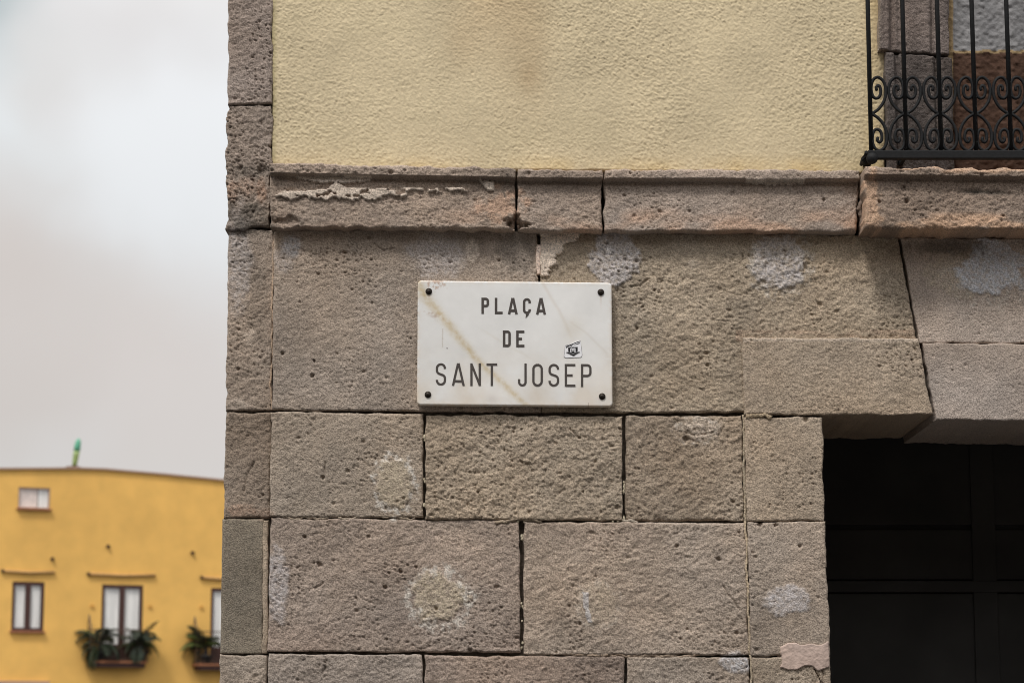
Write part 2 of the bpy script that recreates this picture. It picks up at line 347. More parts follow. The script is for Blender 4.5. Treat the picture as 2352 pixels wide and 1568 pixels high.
def block(name, quad, y, depth, parent, res=0.0034, base=(.315, .265, .205), amp=1.0, pit=1.0, er=0.0055, wob=0.0026, seed=0,
          profile=None, kind='stone', mat=None, extra=None, diag=1.0, low=1.0):
    """A dressed stone: height-field face with worn arrises and real sides running back into the wall."""
    quad = [(quad[0][0], quad[0][1] - .8), (quad[1][0], quad[1][1] - .8), (quad[2][0], quad[2][1] + .6), (quad[3][0], quad[3][1] + .6)]
    TL, TR, BR, BL = [W(*q, y) for q in quad]
    w = (TR - TL).length; hgt = (TL - BL).length
    nx = max(2, int(w / res)); nz_ = max(2, int(hgt / res))
    s = np.linspace(0, 1, nx + 1); t = np.linspace(0, 1, nz_ + 1)
    S, T = np.meshgrid(s, t); S = S.ravel(); T = T.ravel()
    def bil(k): return (TL[k] * (1 - S) + TR[k] * S) * (1 - T) + (BL[k] * (1 - S) + BR[k] * S) * T
    x = bil(0); z = bil(2)
    dl = S * w; dr = (1 - S) * w; dt = T * hgt; db = (1 - T) * hgt
    de = np.minimum(np.minimum(dl, dr), np.minimum(dt, db))
    # ragged arrises
    o = seed * 3.1
    wx = (fbm(z * 28 + o, x * 6, 4, 1 + seed) * (np.exp(-dl / .012) + np.exp(-dr / .012)))
    wz = (fbm(x * 28 + o, z * 6, 4, 2 + seed) * (np.exp(-dt / .012) + np.exp(-db / .012)))
    x = x + wx * wob * 2; z = z + wz * wob * 2
    r = er * (1 + 1.6 * np.clip(fbm(x * 18, z * 18, 3, 5 + seed), -.5, .8))
    q = np.clip(1 - de / r, 0, 1); edge = r * (1 - np.sqrt(1 - q * q * .98))
    # relief (diagonal tooling)
    a = 0.62; xa = (x * math.cos(a) + z * math.sin(a)); za = (-x * math.sin(a) + z * math.cos(a))
    h = 0.0045 * low * fbm(x * 7, z * 7, 3, 10 + seed) + 0.0026 * diag * fbm(xa * 26, za * 50, 3, 13 + seed)
    h = h + 0.0030 * fbm(xa * 95, za * 120, 3, 17 + seed) + 0.0024 * (fbm(x * 180, z * 200, 1, 21 + seed)) + 0.0015 * (np.random.RandomState(seed).rand(len(x)) - .5)
    h = h * amp * .88
    if pit:
        vary = np.clip(0.55 + 1.3 * fbm(x * 9, z * 9, 2, 25 + seed), .15, 1.3)
        h = h - pit * vary * (0.0047 * pits(x, z, 0.0105, .5, .0022, .0052, seed) + 0.0095 * pits(x, z, 0.06, .35, .004, .0090, seed + 1))
    col = np.tile(np.array(base) * np.array([1.02, .97, .985]) * (1.17 if kind == 'stone' else 1.1), (len(x), 1))
    n1 = fbm(x * 4, z * 4, 4, 30 + seed); n2 = .5 * fbm(x * 5 + 9, z * 5, 4, 34 + seed)
    col = col * (1 + .34 * n1)[:, None]
    col[:, 0] *= 1 + .10 * n2; col[:, 2] *= 1 - .12 * n2
    n3 = fbm(x * 38, z * 38, 3, 37 + seed); col = col * (1 + .16 * n3)[:, None]
    u, v = UV(x, y, z)
    if kind == 'stone': col, h = apply_stains(u, v, col, h, kind)
    if extra: col, h = extra(u, v, x, z, col, h)
    if profile is not None: h = h - profile(T, S)
    Y = y - h + edge
    nV = len(x); P = np.stack([x, Y, z], 1)
    idx = np.arange(nV).reshape(nz_ + 1, nx + 1)
    f = np.stack([idx[:-1, :-1], idx[1:, :-1], idx[1:, 1:], idx[:-1, 1:]], -1).reshape(-1, 4)
    ring = np.concatenate([idx[0, :-1], idx[:-1, -1], idx[-1, :0:-1], idx[:0:-1, 0]])
    back = P[ring].copy(); back[:, 1] = y + depth
    bi = np.arange(len(ring)) + nV; rn = np.roll(ring, -1); bn = np.roll(bi, -1)
    sk = np.stack([ring, rn, bn, bi], -1)
    P = np.concatenate([P, back]); F = np.concatenate([f, sk]); col = np.concatenate([col, col[ring]])
    me = bpy.data.meshes.new(name)
    me.vertices.add(len(P)); me.vertices.foreach_set('co', P.ravel())
    me.loops.add(F.size); me.loops.foreach_set('vertex_index', F.ravel().astype(np.int32))
    me.polygons.add(len(F)); me.polygons.foreach_set('loop_start', np.arange(0, F.size, 4, dtype=np.int32))
    me.polygons.foreach_set('loop_total', np.full(len(F), 4, dtype=np.int32))
    me.update(calc_edges=True); me.validate()
    ca = me.color_attributes.new('tint', 'FLOAT_COLOR', 'POINT')
    ca.data.foreach_set('color', np.concatenate([np.clip(col, .004, .9), np.ones((len(P), 1))], 1).ravel())
    me.polygons.foreach_set('use_smooth', np.concatenate([np.ones(len(f), bool), np.zeros(len(sk), bool)]))
    return put(name, me, mat or M_stone, parent)

# ------------------------------------------------------------------ setting
g = MB(); g.box((-600, -600, -0.2), (600, 900, 0.0)); go = link('ground', g.done(), M_pave); tag(go, kind='structure')

# ------------------------------------------------------------------ unseen houses added behind the viewer to block low sky light
def sky_block_house(x0, x1, h, label, colr):
    mat_ = grain(new_mat('house_render', rough=0.9), base=colr, scale=3, lo=.9, hi=1.1, bump=.2, bump_scale=12, dist=.01)
    e_ = empty('added_house', label, 'building', 'unseen houses added to block low sky light', loc=((x0 + x1) / 2, -24, 0)); yf = -22
    m = MB(); m.box((x0, -34, 0), (x1, yf, h)); put('wall', m.done(), mat_, e_)
    m = MB(); m.box((x0 - .1, -34.1, h + .003), (x1 + .1, yf + .4, h + .3)); put('roof', m.done(), M_coping, e_)
    n = int((x1 - x0) / 3)
    for k in range(n):
        for f in range(int(h / 3.3)):
            cx = x0 + (k + .5) * (x1 - x0) / n; z0_ = f * 3.4 + (0.0 if f == 0 else .5)
            m = MB(); m.box((cx - .6, yf + .01, z0_ + .02), (cx + .6, yf + .08, z0_ + 2.3)); w_ = put('window', m.done(), M_brown, e_)
            m = MB(); m.box((cx - .5, yf + .082, z0_ + .12), (cx + .5, yf + .09, z0_ + 2.2)); put('pane', m.done(), M_shut, w_)
# ------------------------------------------------------------------ the stone building
B = empty('stone_building', 'weathered grey-brown ashlar house corner with yellow stucco above a stone band', 'building', loc=(0.5, 0, 0))
WM = (.33, .275, .212)
def sstone(name, *a, **k): return block(name, *a, **k)
# corner strip, set back a little from the main face
strip = [
 (((524, -160), (625, -160), (625, 239), (523, 239)), dict(base=(.27, .225, .185), pit=1.9, wob=.003)),
 (((522, 243), (625, 243), (621, 523), (521, 523)), dict(base=(.27, .225, .18), pit=2.2, wob=.006, amp=1.5)),
 (((524, 527), (629, 527), (625, 942), (519, 942)), dict(base=(.275, .23, .18), pit=1.1, wob=.003)),
 (((518, 948), (623, 948), (620, 1188), (514, 1188)), dict(base=(.235, .195, .15), pit=.8, wob=.003)),
 (((510, 1192), (606, 1192), (602, 1500), (506, 1500)), dict(base=(.20, .175, .13), pit=.12, amp=.3, wob=.001, er=.004)),
 (((505, 1504), (614, 1504), (611, 1800), (500, 1800)), dict(base=(.27, .23, .18), pit=.8, wob=.003))]
for i, (q, k) in enumerate(strip): block('stone_block', q, 0.014 if i > 1 else .004, 0.35, B, seed=i + 1, **k)
# main face
def shade_none(u, v, x, z, c, h): return c, h
def wedge(u, v, x, z, c, h):
    m = flake_mask(u, v).astype(float)
    n = fbm(u * .1, v * .1, 3, 77)
    c = mixc(c, m, CREAM * 1.12) * (1 + .18 * (n * m))[:, None]; h = h * (1 - m * .6) + m * (.0065 + .003 * n)
    t = ((np.abs(v - 772) < 14) * (u > 1690) * np.clip(.5 + fbm(u * .03, v * .1, 3, 78), 0, 1)).astype(float)
    c = mixc(c, t * .4, PINK); return c, h
A1 = block('stone_block', ((629, 524), (1234, 530), (1241.3, 946), (625, 941)), 0, .06, B, seed=11, extra=wedge, base=(.325, .278, .222), amp=.8, diag=.6)
A2 = block('stone_block', ((1240, 530), (2060, 542), (2138, 944), (1241.7, 947)), 0, .06, B, seed=12, extra=wedge, base=(.33, .28, .205), amp=1.25)
rowB = [((623, 946), (971, 950), (972, 1188), (620, 1186)), ((978, 953), (1430, 956), (1428, 1194), (977, 1191)), ((1437, 955), (1703, 955), (1709, 1195), (1436, 1195))]
kwB = [dict(base=(.31, .265, .205), amp=.75), dict(base=(.33, .28, .208), amp=1.5, low=1.5), dict(base=(.30, .25, .185), amp=1.35)]
for i, q in enumerate(rowB): block('stone_block', q, [0, -.004, .002][i], .06, B, seed=20 + i, **kwB[i])
rowC = [((621, 1190), (1194, 1196), (1195, 1497), (615, 1495)), ((1203, 1199), (1712, 1201), (1721, 1503), (1204, 1502))]
def rosy(u, v, x, z, c, h):
    m = sst(1400, 1500, v) * np.clip(.5 + fbm(x * 5, z * 12, 3, 88), 0, 1) * (u < 1200) + (1 - sst(1195, 1300, v)) * (u > 1200) * np.clip(.4 + fbm(x * 5, z * 5, 3, 89), 0, 1) * (u < 1500) * .5
    d = ((np.abs(u - 1345 - np.maximum(0, (v - 1385)) * .25) < 6 + 5 * vn(u * .1, v * .1, 5)) & (v > 1360) & (v < 1430)).astype(float)
    c = mixc(c, np.clip(m * .32, 0, 1), np.array([.41, .275, .215])); c = mixc(c, d * .5, BLUE * 1.1); return c, h + d * .002
for i, q in enumerate(rowC): block('stone_block', q, [.001, -.001][i], .06, B, seed=30 + i, extra=rosy, base=[(.305, .258, .21), (.322, .271, .212)][i], amp=[.9, 1.1][i])
rowD = [((615, 1501), (969, 1504), (971, 1800), (612, 1800)), ((976, 1505), (1434, 1508), (1435, 1800), (977, 1800)), ((1440, 1508), (1722, 1509), (1727, 1800), (1441, 1800))]
for i, q in enumerate(rowD): block('stone_block', q, 0, .06, B, seed=40 + i, base=[(.30, .268, .228), (.275, .225, .18), (.27, .235, .19)][i], amp=1.1)
# dressed surround of the doorway, a finger proud
def pl(u, v, x, z, c, h):
    m = plaster_mask(u, v).astype(float) * 0; n = fbm(u * .06, v * .06, 3, 97)
    c = mixc(c, m, np.array([.56, .46, .40])) * (1 + .12 * n * m)[:, None]
    k = (np.abs((v - 1535) * .45 - (u - 1872)) < 1.6).astype(float) * (v > 1535)
    return c, h * (1 - .7 * m) + m * .005 - k * .01
J = [((1710, 957), (1889, 957), (1893, 1195), (1715, 1196)), ((1717, 1200), (1895, 1199), (1907, 1504), (1725, 1505)), ((1728, 1509), (1908, 1508), (1912, 1800), (1733, 1800))]
for i, q in enumerate(J): block('stone_block', q, -.006, .62, B, seed=50 + i, extra=pl, amp=.6, diag=.7, er=.005, base=[(.325, .274, .205), (.31, .265, .21), (.28, .235, .175)][i])
def edge_top(u, v, x, z, c, h):
    t = (np.abs(v - 780) < 5).astype(float); return mixc(c, t * .3, CREAM), h
block('stone_block', ((1706, 776), (2109, 778), (2142, 951), (1709, 951)), -.010, .62, B, seed=60, amp=.7, er=.004, base=(.33, .278, .208), extra=edge_top, diag=.8)
KV = (.35, .305, .255)
block('stone_block', ((2069, 545), (2540, 552), (2540, 790), (2112, 786)), 0.0, .06, B, seed=61, amp=.55, base=KV, er=.005, pit=.6, diag=.2)
block('stone_block', ((2118, 789), (2560, 792), (2540, 967), (2150, 963)), -.009, .62, B, seed=62, amp=.55, base=KV, er=.004, pit=.6, diag=.2)
# pale mortar line beside the doorway surround, and at the corner
def strip_part(name, q, y, d, mat, wob=.002, er=.003, seed=0, base=(.42, .36, .255)):
    return block(name, q, y, d, B, base=base, amp=.35, pit=.0, er=er, wob=wob, seed=seed, res=.003, kind='plain')
strip_part('mortar_joint', ((1703.5, 952), (1709, 952), (1714.5, 1196), (1709, 1196)), -.003, .05, M_bead, seed=70)
strip_part('mortar_joint', ((1710, 1197), (1715.5, 1197), (1725, 1504), (1720, 1504)), -.003, .05, M_bead, seed=71)
strip_part('mortar_joint', ((1722, 1505), (1727, 1505), (1733, 1800), (1728, 1800)), -.003, .05, M_bead, seed=72)
strip_part('mortar_joint', ((1231, 562), (1243, 562), (1243, 627), (1235, 627)), -.006, .05, M_bead, seed=76, base=(.62, .52, .43))
strip_part('mortar_joint', ((605, 1194), (617, 1194), (614, 1500), (601, 1500)), .012, .05, M_bead, seed=73, base=(.36, .30, .22))
strip_part('mortar_joint', ((625, 540), (629, 540), (625, 940), (621, 940)), .006, .04, M_bead, seed=74, base=(.40, .31, .22), wob=.003)
block('plaster_patch', ((1786, 1470), (1903.5, 1470), (1906, 1545), (1788, 1545)), -.0105, .02, B, res=.003, kind='plain', base=(.47, .385, .33), er=.0025, wob=.001, amp=.5, pit=.15, seed=331, mat=M_stucco,
      extra=lambda u, v, x, z, c, h: (c * (1 + .12 * fbm(u * .06, v * .06, 3, 97))[:, None], h - .016 * (1 - plaster_mask(u, v))))
for i, (q, yy) in enumerate([(((1140, 1190.5), (1246, 1192.5), (1248, 1199), (1142, 1197)), -.003), (((1400, 1192), (1462, 1193), (1460, 1198), (1402, 1197)), -.002), (((1712, 951.5), (1772, 951.5), (1770, 960), (1714, 961)), -.012),
        (((780, 1185), (955, 1187), (955, 1192), (782, 1190)), .002), (((1260, 1499), (1610, 1501), (1610, 1508), (1262, 1506)), .003), (((650, 1183), (760, 1184), (758, 1191), (652, 1190)), .003), (((1000, 1191), (1090, 1192), (1090, 1197), (1000, 1196)), .004)]):
    block('mortar_joint', q, yy, .05, B, res=.003, kind='plain', base=[(.34, .28, .20), (.40, .36, .29), (.36, .29, .19), (.32, .27, .2), (.30, .24, .175), (.33, .28, .21), (.30, .25, .18)][i], er=.003, wob=.006, amp=.8, pit=.8, seed=300 + i)
# crumbs of mortar left in the open joints
def crumbs(pts, seed):
    rr = random.Random(seed); m = MB()
    for (u, v) in pts:
        c = W(u, v, .004); s = rr.uniform(.003, .006)
        k = bmesh.ops.create_icosphere(m.bm, subdivisions=1, radius=s)
        for q in k['verts']: q.co = Vector((q.co.x * rr.uniform(.7, 1.2), q.co.y, q.co.z * rr.uniform(.8, 2.2))) + c
    put('mortar_crumb', m.done(), M_bead, B)
for i, pts in enumerate([[(975, 1003), (975, 1010)], [(974, 1100), (976, 1106)], [(975, 1160)], [(1433, 1107), (1434, 1113)], [(1433, 1118)], [(1432, 1128), (1434, 1122)], [(1199, 1230), (1200, 1236)],
                         [(1198, 1385), (1200, 1392)], [(1199, 1425)], [(1200, 1475), (1198, 1486)], [(1433, 1190), (1420, 1195), (1408, 1196)], [(1190, 1196), (1204, 1197), (1215, 1196)]]): crumbs(pts, i)

# moulded stone band
def prof(T, S):
    return np.interp(T, [0, .155, .175, .26, .8, 1], [0, 0, .034, .027, .021, .019])
def band_tint(u, v, x, z, c, h):
    m = sst(455, 515, v - (u - 620) * .004) * np.clip(.35 + 1.6 * fbm(x * 7, z * 16, 4, 91), 0, 1)
    m = np.maximum(m, .75 * ell(u, v, 1150, 465, 48, 30, .5, .6, .05, 3)); m = m * sst(960, 1120, u) + .25 * m
    c = mixc(c, np.clip(m, 0, .85), np.array([.50, .335, .24]))
    f = flake_mask(u, v).astype(float); n = fbm(u * .1, v * .1, 3, 76)
    c = mixc(c, f, CREAM * .93) * (1 + .2 * n * f)[:, None]; h = h * (1 - f * .6) + f * (.0085 + .004 * n)
    b = np.exp(-((v - 530) / 30) ** 2) * (u < 700); h = h - b * .012 * np.clip(fbm(u * .05, v * .05, 3, 66) + .4, 0, 1)
    h = h - .028 * ell(u, v, 1178, 508, 26, 11, .35, .6, .08, 8)
    h = h - .012 * ell(u, v, 655, 505, 34, 9, .35, .6, .06, 9)
    return c, h
bands = [((617, 375), (1184, 387), (1184, 522), (619, 519)), ((1189, 388), (1382, 390), (1382, 527), (1189, 525)), ((1388, 390), (1975, 391), (1972, 529), (1388, 527))]
for i, q in enumerate(bands):
    block('cornice_stone', q, -.068, .11, B, seed=80 + i, profile=prof, extra=band_tint, er=.008, wob=.004, base=[(.285, .238, .19), (.30, .25, .20), (.305, .258, .21)][i], amp=[1.25, 1.15, .9][i])
def sill_tint(u, v, x, z, c, h):
    m = np.clip(3 * fbm(x * 9, z * 30, 4, 93) + .45, 0, 1) * np.maximum(1 - sst(392, 402, v), sst(478, 502, v)); m = np.maximum(m, ell(u, v, 2000, 470, 18, 60, .5, .7, .05, 4) * .8)
    c = mixc(c, np.clip(m, 0, .9), np.array([.56, .37, .25]))
    d = np.exp(-((v - 435 - (u - 2200) * .03) / 7) ** 2) * sst(2080, 2250, u) * np.clip(.6 + fbm(x * 14, z * 20, 3, 94), 0, 1)
    c = mixc(c, np.clip(d * .95, 0, 1), SOOT * .5)
    h = h - np.clip(d, 0, 1) * .006 - .02 * ell(u, v, 2055, 408, 60, 5, .4, .6, .06, 5) * 0
    # broken lower left corner
    k = sst(0, 1, ((v - 515) - (u - 2010) * -.1) / 30); 
    return c, h + m * .002
block('cornice_stone', ((1987, 384), (2740, 391), (2740, 529), (1988, 521)), -.150, .26, B, seed=90, profile=lambda T, S: np.interp(T, [0, .13, .17, .22, 1], [0, 0, .03, .025, .02]), extra=sill_tint, er=.010, wob=.006,
      base=(.245, .195, .15), amp=1.35, pit=1.2)
block('cornice_stone', ((1976, 396), (1986, 396), (1987, 528), (1975, 528)), -.045, .08, B, seed=91, er=.006, wob=.006, base=(.22, .17, .13), amp=2, pit=1.5, kind='plain')

# yellow stucco
def stu(u, v, x, z, c, h):
    c = np.tile(np.array([.70, .585, .385]), (len(x), 1))
    n = fbm(x * 3, z * 3, 4, 120); c = c * (1 + .07 * n)[:, None]
    def st(m, k, a):
        nonlocal c; c = mixc(c, np.clip(m * a, 0, 1), np.array(k))
    w = fbm(x * 6, z * 2.5, 4, 121)
    BR = (.50, .33, .17)
    st(np.exp(-((u - 1205 - w * 40) / 55) ** 2) * (np.exp(-((v - 60) / 170) ** 2)), BR, .30)
    st(np.exp(-((u - 1215) / 26) ** 2 - ((v - 175) / 35) ** 2), BR, .32)
    st(np.exp(-((u - 1120 - w * 30) / 70) ** 2 - ((v + 20) / 120) ** 2), BR, .35)
    st(np.exp(-((u - 1060) / 40) ** 2 - ((v - 100) / 60) ** 2), BR, .18)
    st(sst(345, 390, v) * np.clip(.4 + w * 2, 0, 1), (.66, .47, .19), .45)
    st((1 - sst(626, 640, u)) * np.clip(.5 + w * 2, 0, 1), (.34, .30, .12), .5)
    st(np.clip(fbm(x * 2, z * 5, 3, 122) * 1.5, 0, 1), (.58, .50, .30), .35)
    st(sst(1960, 2010, u) * np.clip(.6 + w * 2, 0, 1), (.60, .42, .17), .4)
    a = .9; xa = x * math.cos(a) + z * math.sin(a); za = -x * math.sin(a) + z * math.cos(a)
    h = .004 * fbm(x * 5, z * 5, 2, 130) + .0024 * fbm(xa * 190, za * 220, 2, 131) + .0022 * fbm(x * 290, z * 280, 1, 133) + .0020 * (np.random.RandomState(5).rand(len(x)) - .5)
    h = h * .8 * (.7 + .8 * np.clip(fbm(x * 4, z * 4, 3, 139) + .5, 0, 1)) - .002 * pits(x, z, .06, .25, .003, .006, 9)
    return c, h
block('stucco_wall', ((625, -170), (2032, -170), (2032, 396), (625, 384)), .012, .05, B, extra=stu, kind='plain', pit=0, er=.003, wob=.001, res=.0033, mat=M_stucco, seed=99)
# window surround behind the railing: moulded stones, base darkened for the recess shade
def mold(T, S): return np.interp(S, [0, .13, .16, .20, .24, .28, .72, .76, .80, .84, 1], [0, 0, .022, .024, .014, .022, .022, .040, .030, .026, .026])
def jamb_t(u, v, x, z, c, h):
    m = (1 - sst(0, 12, u - 2017)) * (v < 130); return mixc(c, m * .3, CREAM), h
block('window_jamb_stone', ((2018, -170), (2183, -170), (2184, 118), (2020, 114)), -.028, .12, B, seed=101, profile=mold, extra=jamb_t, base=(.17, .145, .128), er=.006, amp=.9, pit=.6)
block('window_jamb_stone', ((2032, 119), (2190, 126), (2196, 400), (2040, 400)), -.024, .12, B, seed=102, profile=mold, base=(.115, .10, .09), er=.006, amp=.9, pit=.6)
def greyp(u, v, x, z, c, h):
    lo = v > 119 + vn(u * .06, v * 0, 3) * 5
    e = (np.abs(v - 119 - vn(u * .06, v * 0, 3) * 5) < 3) | (u < 2190)
    c = np.where(lo[:, None], np.array([.085, .042, .025]), np.array([.29, .285, .29])) * (1 + .2 * fbm(x * 12, z * 12, 4, 141))[:, None]  # grey and brown paint, both darkened to carry shade in the recess
    c = np.where(e[:, None], np.array([.42, .30, .16]), c)
    return c, .006 * fbm(x * 90, z * 90, 3, 142)
block('painted_panel', ((2176, -170), (2740, -170), (2740, 410), (2176, 410)), .035, .05, B, extra=greyp, kind='plain', pit=0, res=.004, mat=M_stucco, seed=103, er=.003)

# everything of the house that the frame cuts off, in the same courses but plainer
low = dict(res=.03, wob=0, er=.004, pit=0)
for r in range(4):
    t0 = 1804 + r * 268; b0 = t0 + 263
    cuts = [500, 612, 980, 1440, 1730] if r % 2 else [500, 612, 1200, 1730]
    for a, b in zip(cuts, cuts[1:]):
        block('stone_block', ((a + 2, t0), (b - 3, t0), (b - 3, b0), (a + 2, b0)), .012 if a == 500 else 0, .35 if a == 500 else .06, B, seed=150 + r, **low)
    block('stone_block', ((1732, t0), (1912, t0), (1912, b0), (1732, b0)), -.006, .62, B, seed=155 + r, **low)
for i, (t0, b0) in enumerate([(970, 1195), (1200, 1500), (1505, 1800), (1804, 2067), (2072, 2335), (2340, 2603), (2608, 2871)]):
    block('stone_block', ((2800, t0), (3000, t0), (3000, b0), (2800, b0)), -.006, .62, B, seed=160 + i, **low)
    block('stone_block', ((3005, t0), (3560, t0), (3560, b0), (3005, b0)), 0, .06, B, seed=170 + i, **low)
block('stone_block', ((2565, 790), (3000, 790), (3000, 966), (2545, 966)), -.009, .62, B, seed=180, **low)
block('stone_block', ((2545, 552), (3560, 560), (3560, 786), (2545, 786)), 0, .06, B, seed=181, **low)
block('stone_block', ((3005, 790), (3560, 790), (3560, 966), (3005, 966)), 0, .06, B, seed=182, **low)
block('cornice_stone', ((2745, 391), (3560, 391), (3560, 528), (2745, 528)), -.06, .1, B, seed=183, profile=prof, **low)
up = dict(res=.03, wob=0, er=.003, pit=0, kind='plain', mat=M_stucco)
def flat_y(u, v, x, z, c, h): return np.tile(np.array([.70, .585, .385]), (len(x), 1)), 0 * h
block('stucco_wall', ((625, -1700), (2014, -1700), (2014, -173), (625, -173)), .012, .05, B, extra=flat_y, seed=1, **up)
block('stucco_wall', ((2770, -1700), (3560, -1700), (3560, 396), (2770, 388)), .012, .05, B, extra=flat_y, seed=2, **up)
block('window_jamb_stone', ((2018, -900), (2183, -900), (2183, -173), (2018, -173)), -.028, .12, B, seed=3, profile=mold, **low)
block('painted_panel', ((2176, -900), (2740, -900), (2740, -173), (2176, -173)), .035, .05, B, extra=lambda u, v, x, z, c, h: (np.tile(np.array([.35, .345, .355]), (len(x), 1)), 0 * h), seed=4, **up)
block('window_jamb_stone', ((2600, -900), (2765, -900), (2765, 392), (2600, 392)), -.028, .12, B, seed=5, **low)
block('window_jamb_stone', ((2018, -1060), (2765, -1060), (2765, -905), (2018, -905)), -.028, .12, B, seed=6, **low)
block('stucco_wall', ((2017, -1700), (2767, -1700), (2767, -1065), (2017, -1065)), .012, .05, B, extra=flat_y, seed=7, **up)
for i, (t0, b0) in enumerate([(-1700, -1270), (-1265, -800), (-795, -430), (-425, -164)]):
    block('stone_block', ((524, t0), (623, t0), (623, b0), (524, b0)), .014, .35, B, seed=190 + i, **low)
# wall core behind the facing (dark joints), left flank, roof slab, doorway interior
c = MB(); xl = W(531, 800).x; xr = W(3560, 800).x; xd0 = W(1880, 1000).x; xd1 = W(2810, 1000).x; zt = W(0, -1700).z; zl = W(2000, 940).z
zm = W(0, 541).z; c.box((xl, .030, 0), (xd0, .70, zl)); c.box((xl, .033, zl), (xr, .69, zm)); c.box((xl, .055, zm), (xr, .68, zt)); c.box((xd1, .052, 0), (xr, .70, zl))
put('wall_core', c.done(), M_mortar, B)
c = MB(); c.box((xl - .005, .36, 0), (xl + .3, 6, zt)); c.box((xl + .3, .70, zl + .004), (xr, 6, zl + .25)); c.box((xl + .3, 5.7, 0), (xr, 6.0, zt)); c.box((xr - .3, .71, 0), (xr, 5.7, zt)); c.box((xl - .1, -.1, zt + .003), (xr + .1, 6.1, zt + .2))
put('side_wall', c.done(), M_mortar, B)
# dark door far back in the opening, in panels
dr = empty('entrance_door', None, None); dr.parent = B; dr.location = (0, 0, 0)
dr.location = -B.location
DY = .72
def dbox(name, u0, v0, u1, v1, y0, y1):
    a = W(u0, v1, y0); b = W(u1, v0, y0); m = MB(); m.box((a.x, y0, max(a.z, 0.0)), (b.x, y1, b.z)); 
    return put(name, m.done(bevel=.003), M_dark, dr)
for (u0, u1) in ((1840, 2270), (2282, 2700)):
    for (v0, v1) in ((985, 1205), (1216, 1330), (1362, 1640), (1660, 2100), (2120, 2560)):
        dbox('door_panel', u0, v0, u1, v1, DY, DY + .03)
dbox('door_frame', 1800, 975, 2800, 2600, DY + .02, DY + .07)
dbox('door_rail', 1840, 1333, 2700, 1359, DY - .012, DY + .02)
dbox('door_post', 2272.5, 985, 2279.5, 2560, DY - .008, DY + .02)

# ------------------------------------------------------------------ iron railing
RY = -.105
rc = W(1997, 356, RY)
R_ = empty('window_railing', 'black wrought iron railing with curled scrolls on the sill at top right', 'railing', loc=tuple(rc))
zb = W(2000, 347, RY).z; zb2 = W(2000, 366, RY).z
x0 = W(2001, 340, RY).x; pitchx = W(2080, 200, RY).x - W(2000, 200, RY).x
m = MB(); m.box((x0 - .012, RY - .013, zb2), (x0 + pitchx * 9 + .01, RY + .013, zb)); put('bottom_rail', m.done(bevel=.003), M_iron, R_)
ztop = zb + .98
m = MB(); m.box((x0 - .012, RY - .018, ztop), (x0 + pitchx * 9 + .01, RY + .018, ztop + .014)); put('top_rail', m.done(bevel=.003), M_iron, R_)
m = MB(); m.tube([(x0, RY, zb - .002), (x0, RY, ztop + .002)], .0072, 8); bal = m.done('baluster')
for p in bal.polygons: p.use_smooth = True
K = .000368
half = [(10, 0), (60, 32), (104, 84), (128, 142), (135, 200), (126, 262), (100, 302), (66, 318), (34, 300), (15, 258), (12, 205), (24, 155), (48, 134), (78, 146), (92, 185), (88, 228), (70, 246), (54, 228), (60, 200)]
def spline(p, n=5):
    o = []; p = [Vector(q) for q in p]
    for i in range(len(p) - 1):
        a = p[max(i - 1, 0)]; b = p[i]; c_ = p[i + 1]; d = p[min(i + 2, len(p) - 1)]
        for k in range(n):
            t = k / n; o.append(.5 * ((2 * b) + (c_ - a) * t + (2 * a - 5 * b + 4 * c_ - d) * t * t + (3 * b - a - 3 * c_ + d) * t ** 3))
    return o + [p[-1]]
zj = zb + 318 * K + .001
def scroll_mesh(sx, sz):
    pts = spline([(x0 + sx * q[0] * K, RY, zj + sz * q[1] * K) for q in half], 3)
    r = [.0051] * len(pts); r[-1] = .0036
    mm = MB(); mm.tube(pts, r, 7); me = mm.done('scroll')
    for p in me.polygons: p.use_smooth = True
    return me
SM = {(a, b): scroll_mesh(a, b) for a in (-1, 1) for b in (-1, 1)}
def child(name, me, parent, dx):
    o = link(name, me, M_iron, parent); o.location = Vector((dx, 0, 0)) - parent.location; return o
for i in range(10):
    child('baluster', bal, R_, i * pitchx)
    for a in (-1, 1):
        if (i == 0 and a == -1) or (i == 9 and a == 1): continue
        for b in (-1, 1): child('scroll', SM[(a, b)], R_, i * pitchx)
m = MB(); kb = W(2003, 364, RY - .01); bmesh.ops.create_uvsphere(m.bm, u_segments=20, v_segments=12, radius=.018, matrix=__import__('mathutils').Matrix.Translation(kb))
put('ball_knob', m.done(), M_iron, R_, True)
m = MB(); a = W(1984, 372, RY); m.tube([W(1992, 350, RY), W(1984, 366, RY + .02), W(1978, 378, .0)], [.009, .009, .006], 6); m.box((x0 - .01, RY, zb2 + .004), (x0 + .012, .02, zb2 + .018))
put('wall_bracket', m.done(), M_iron, R_)
for k in (1, 5, 9):
    m = MB(); xx = x0 + pitchx * (k - .03); m.box((xx - .006, RY, zb2 + .004), (xx + .006, .05, zb2 + .016)); put('wall_bracket', m.done(), M_iron, R_)

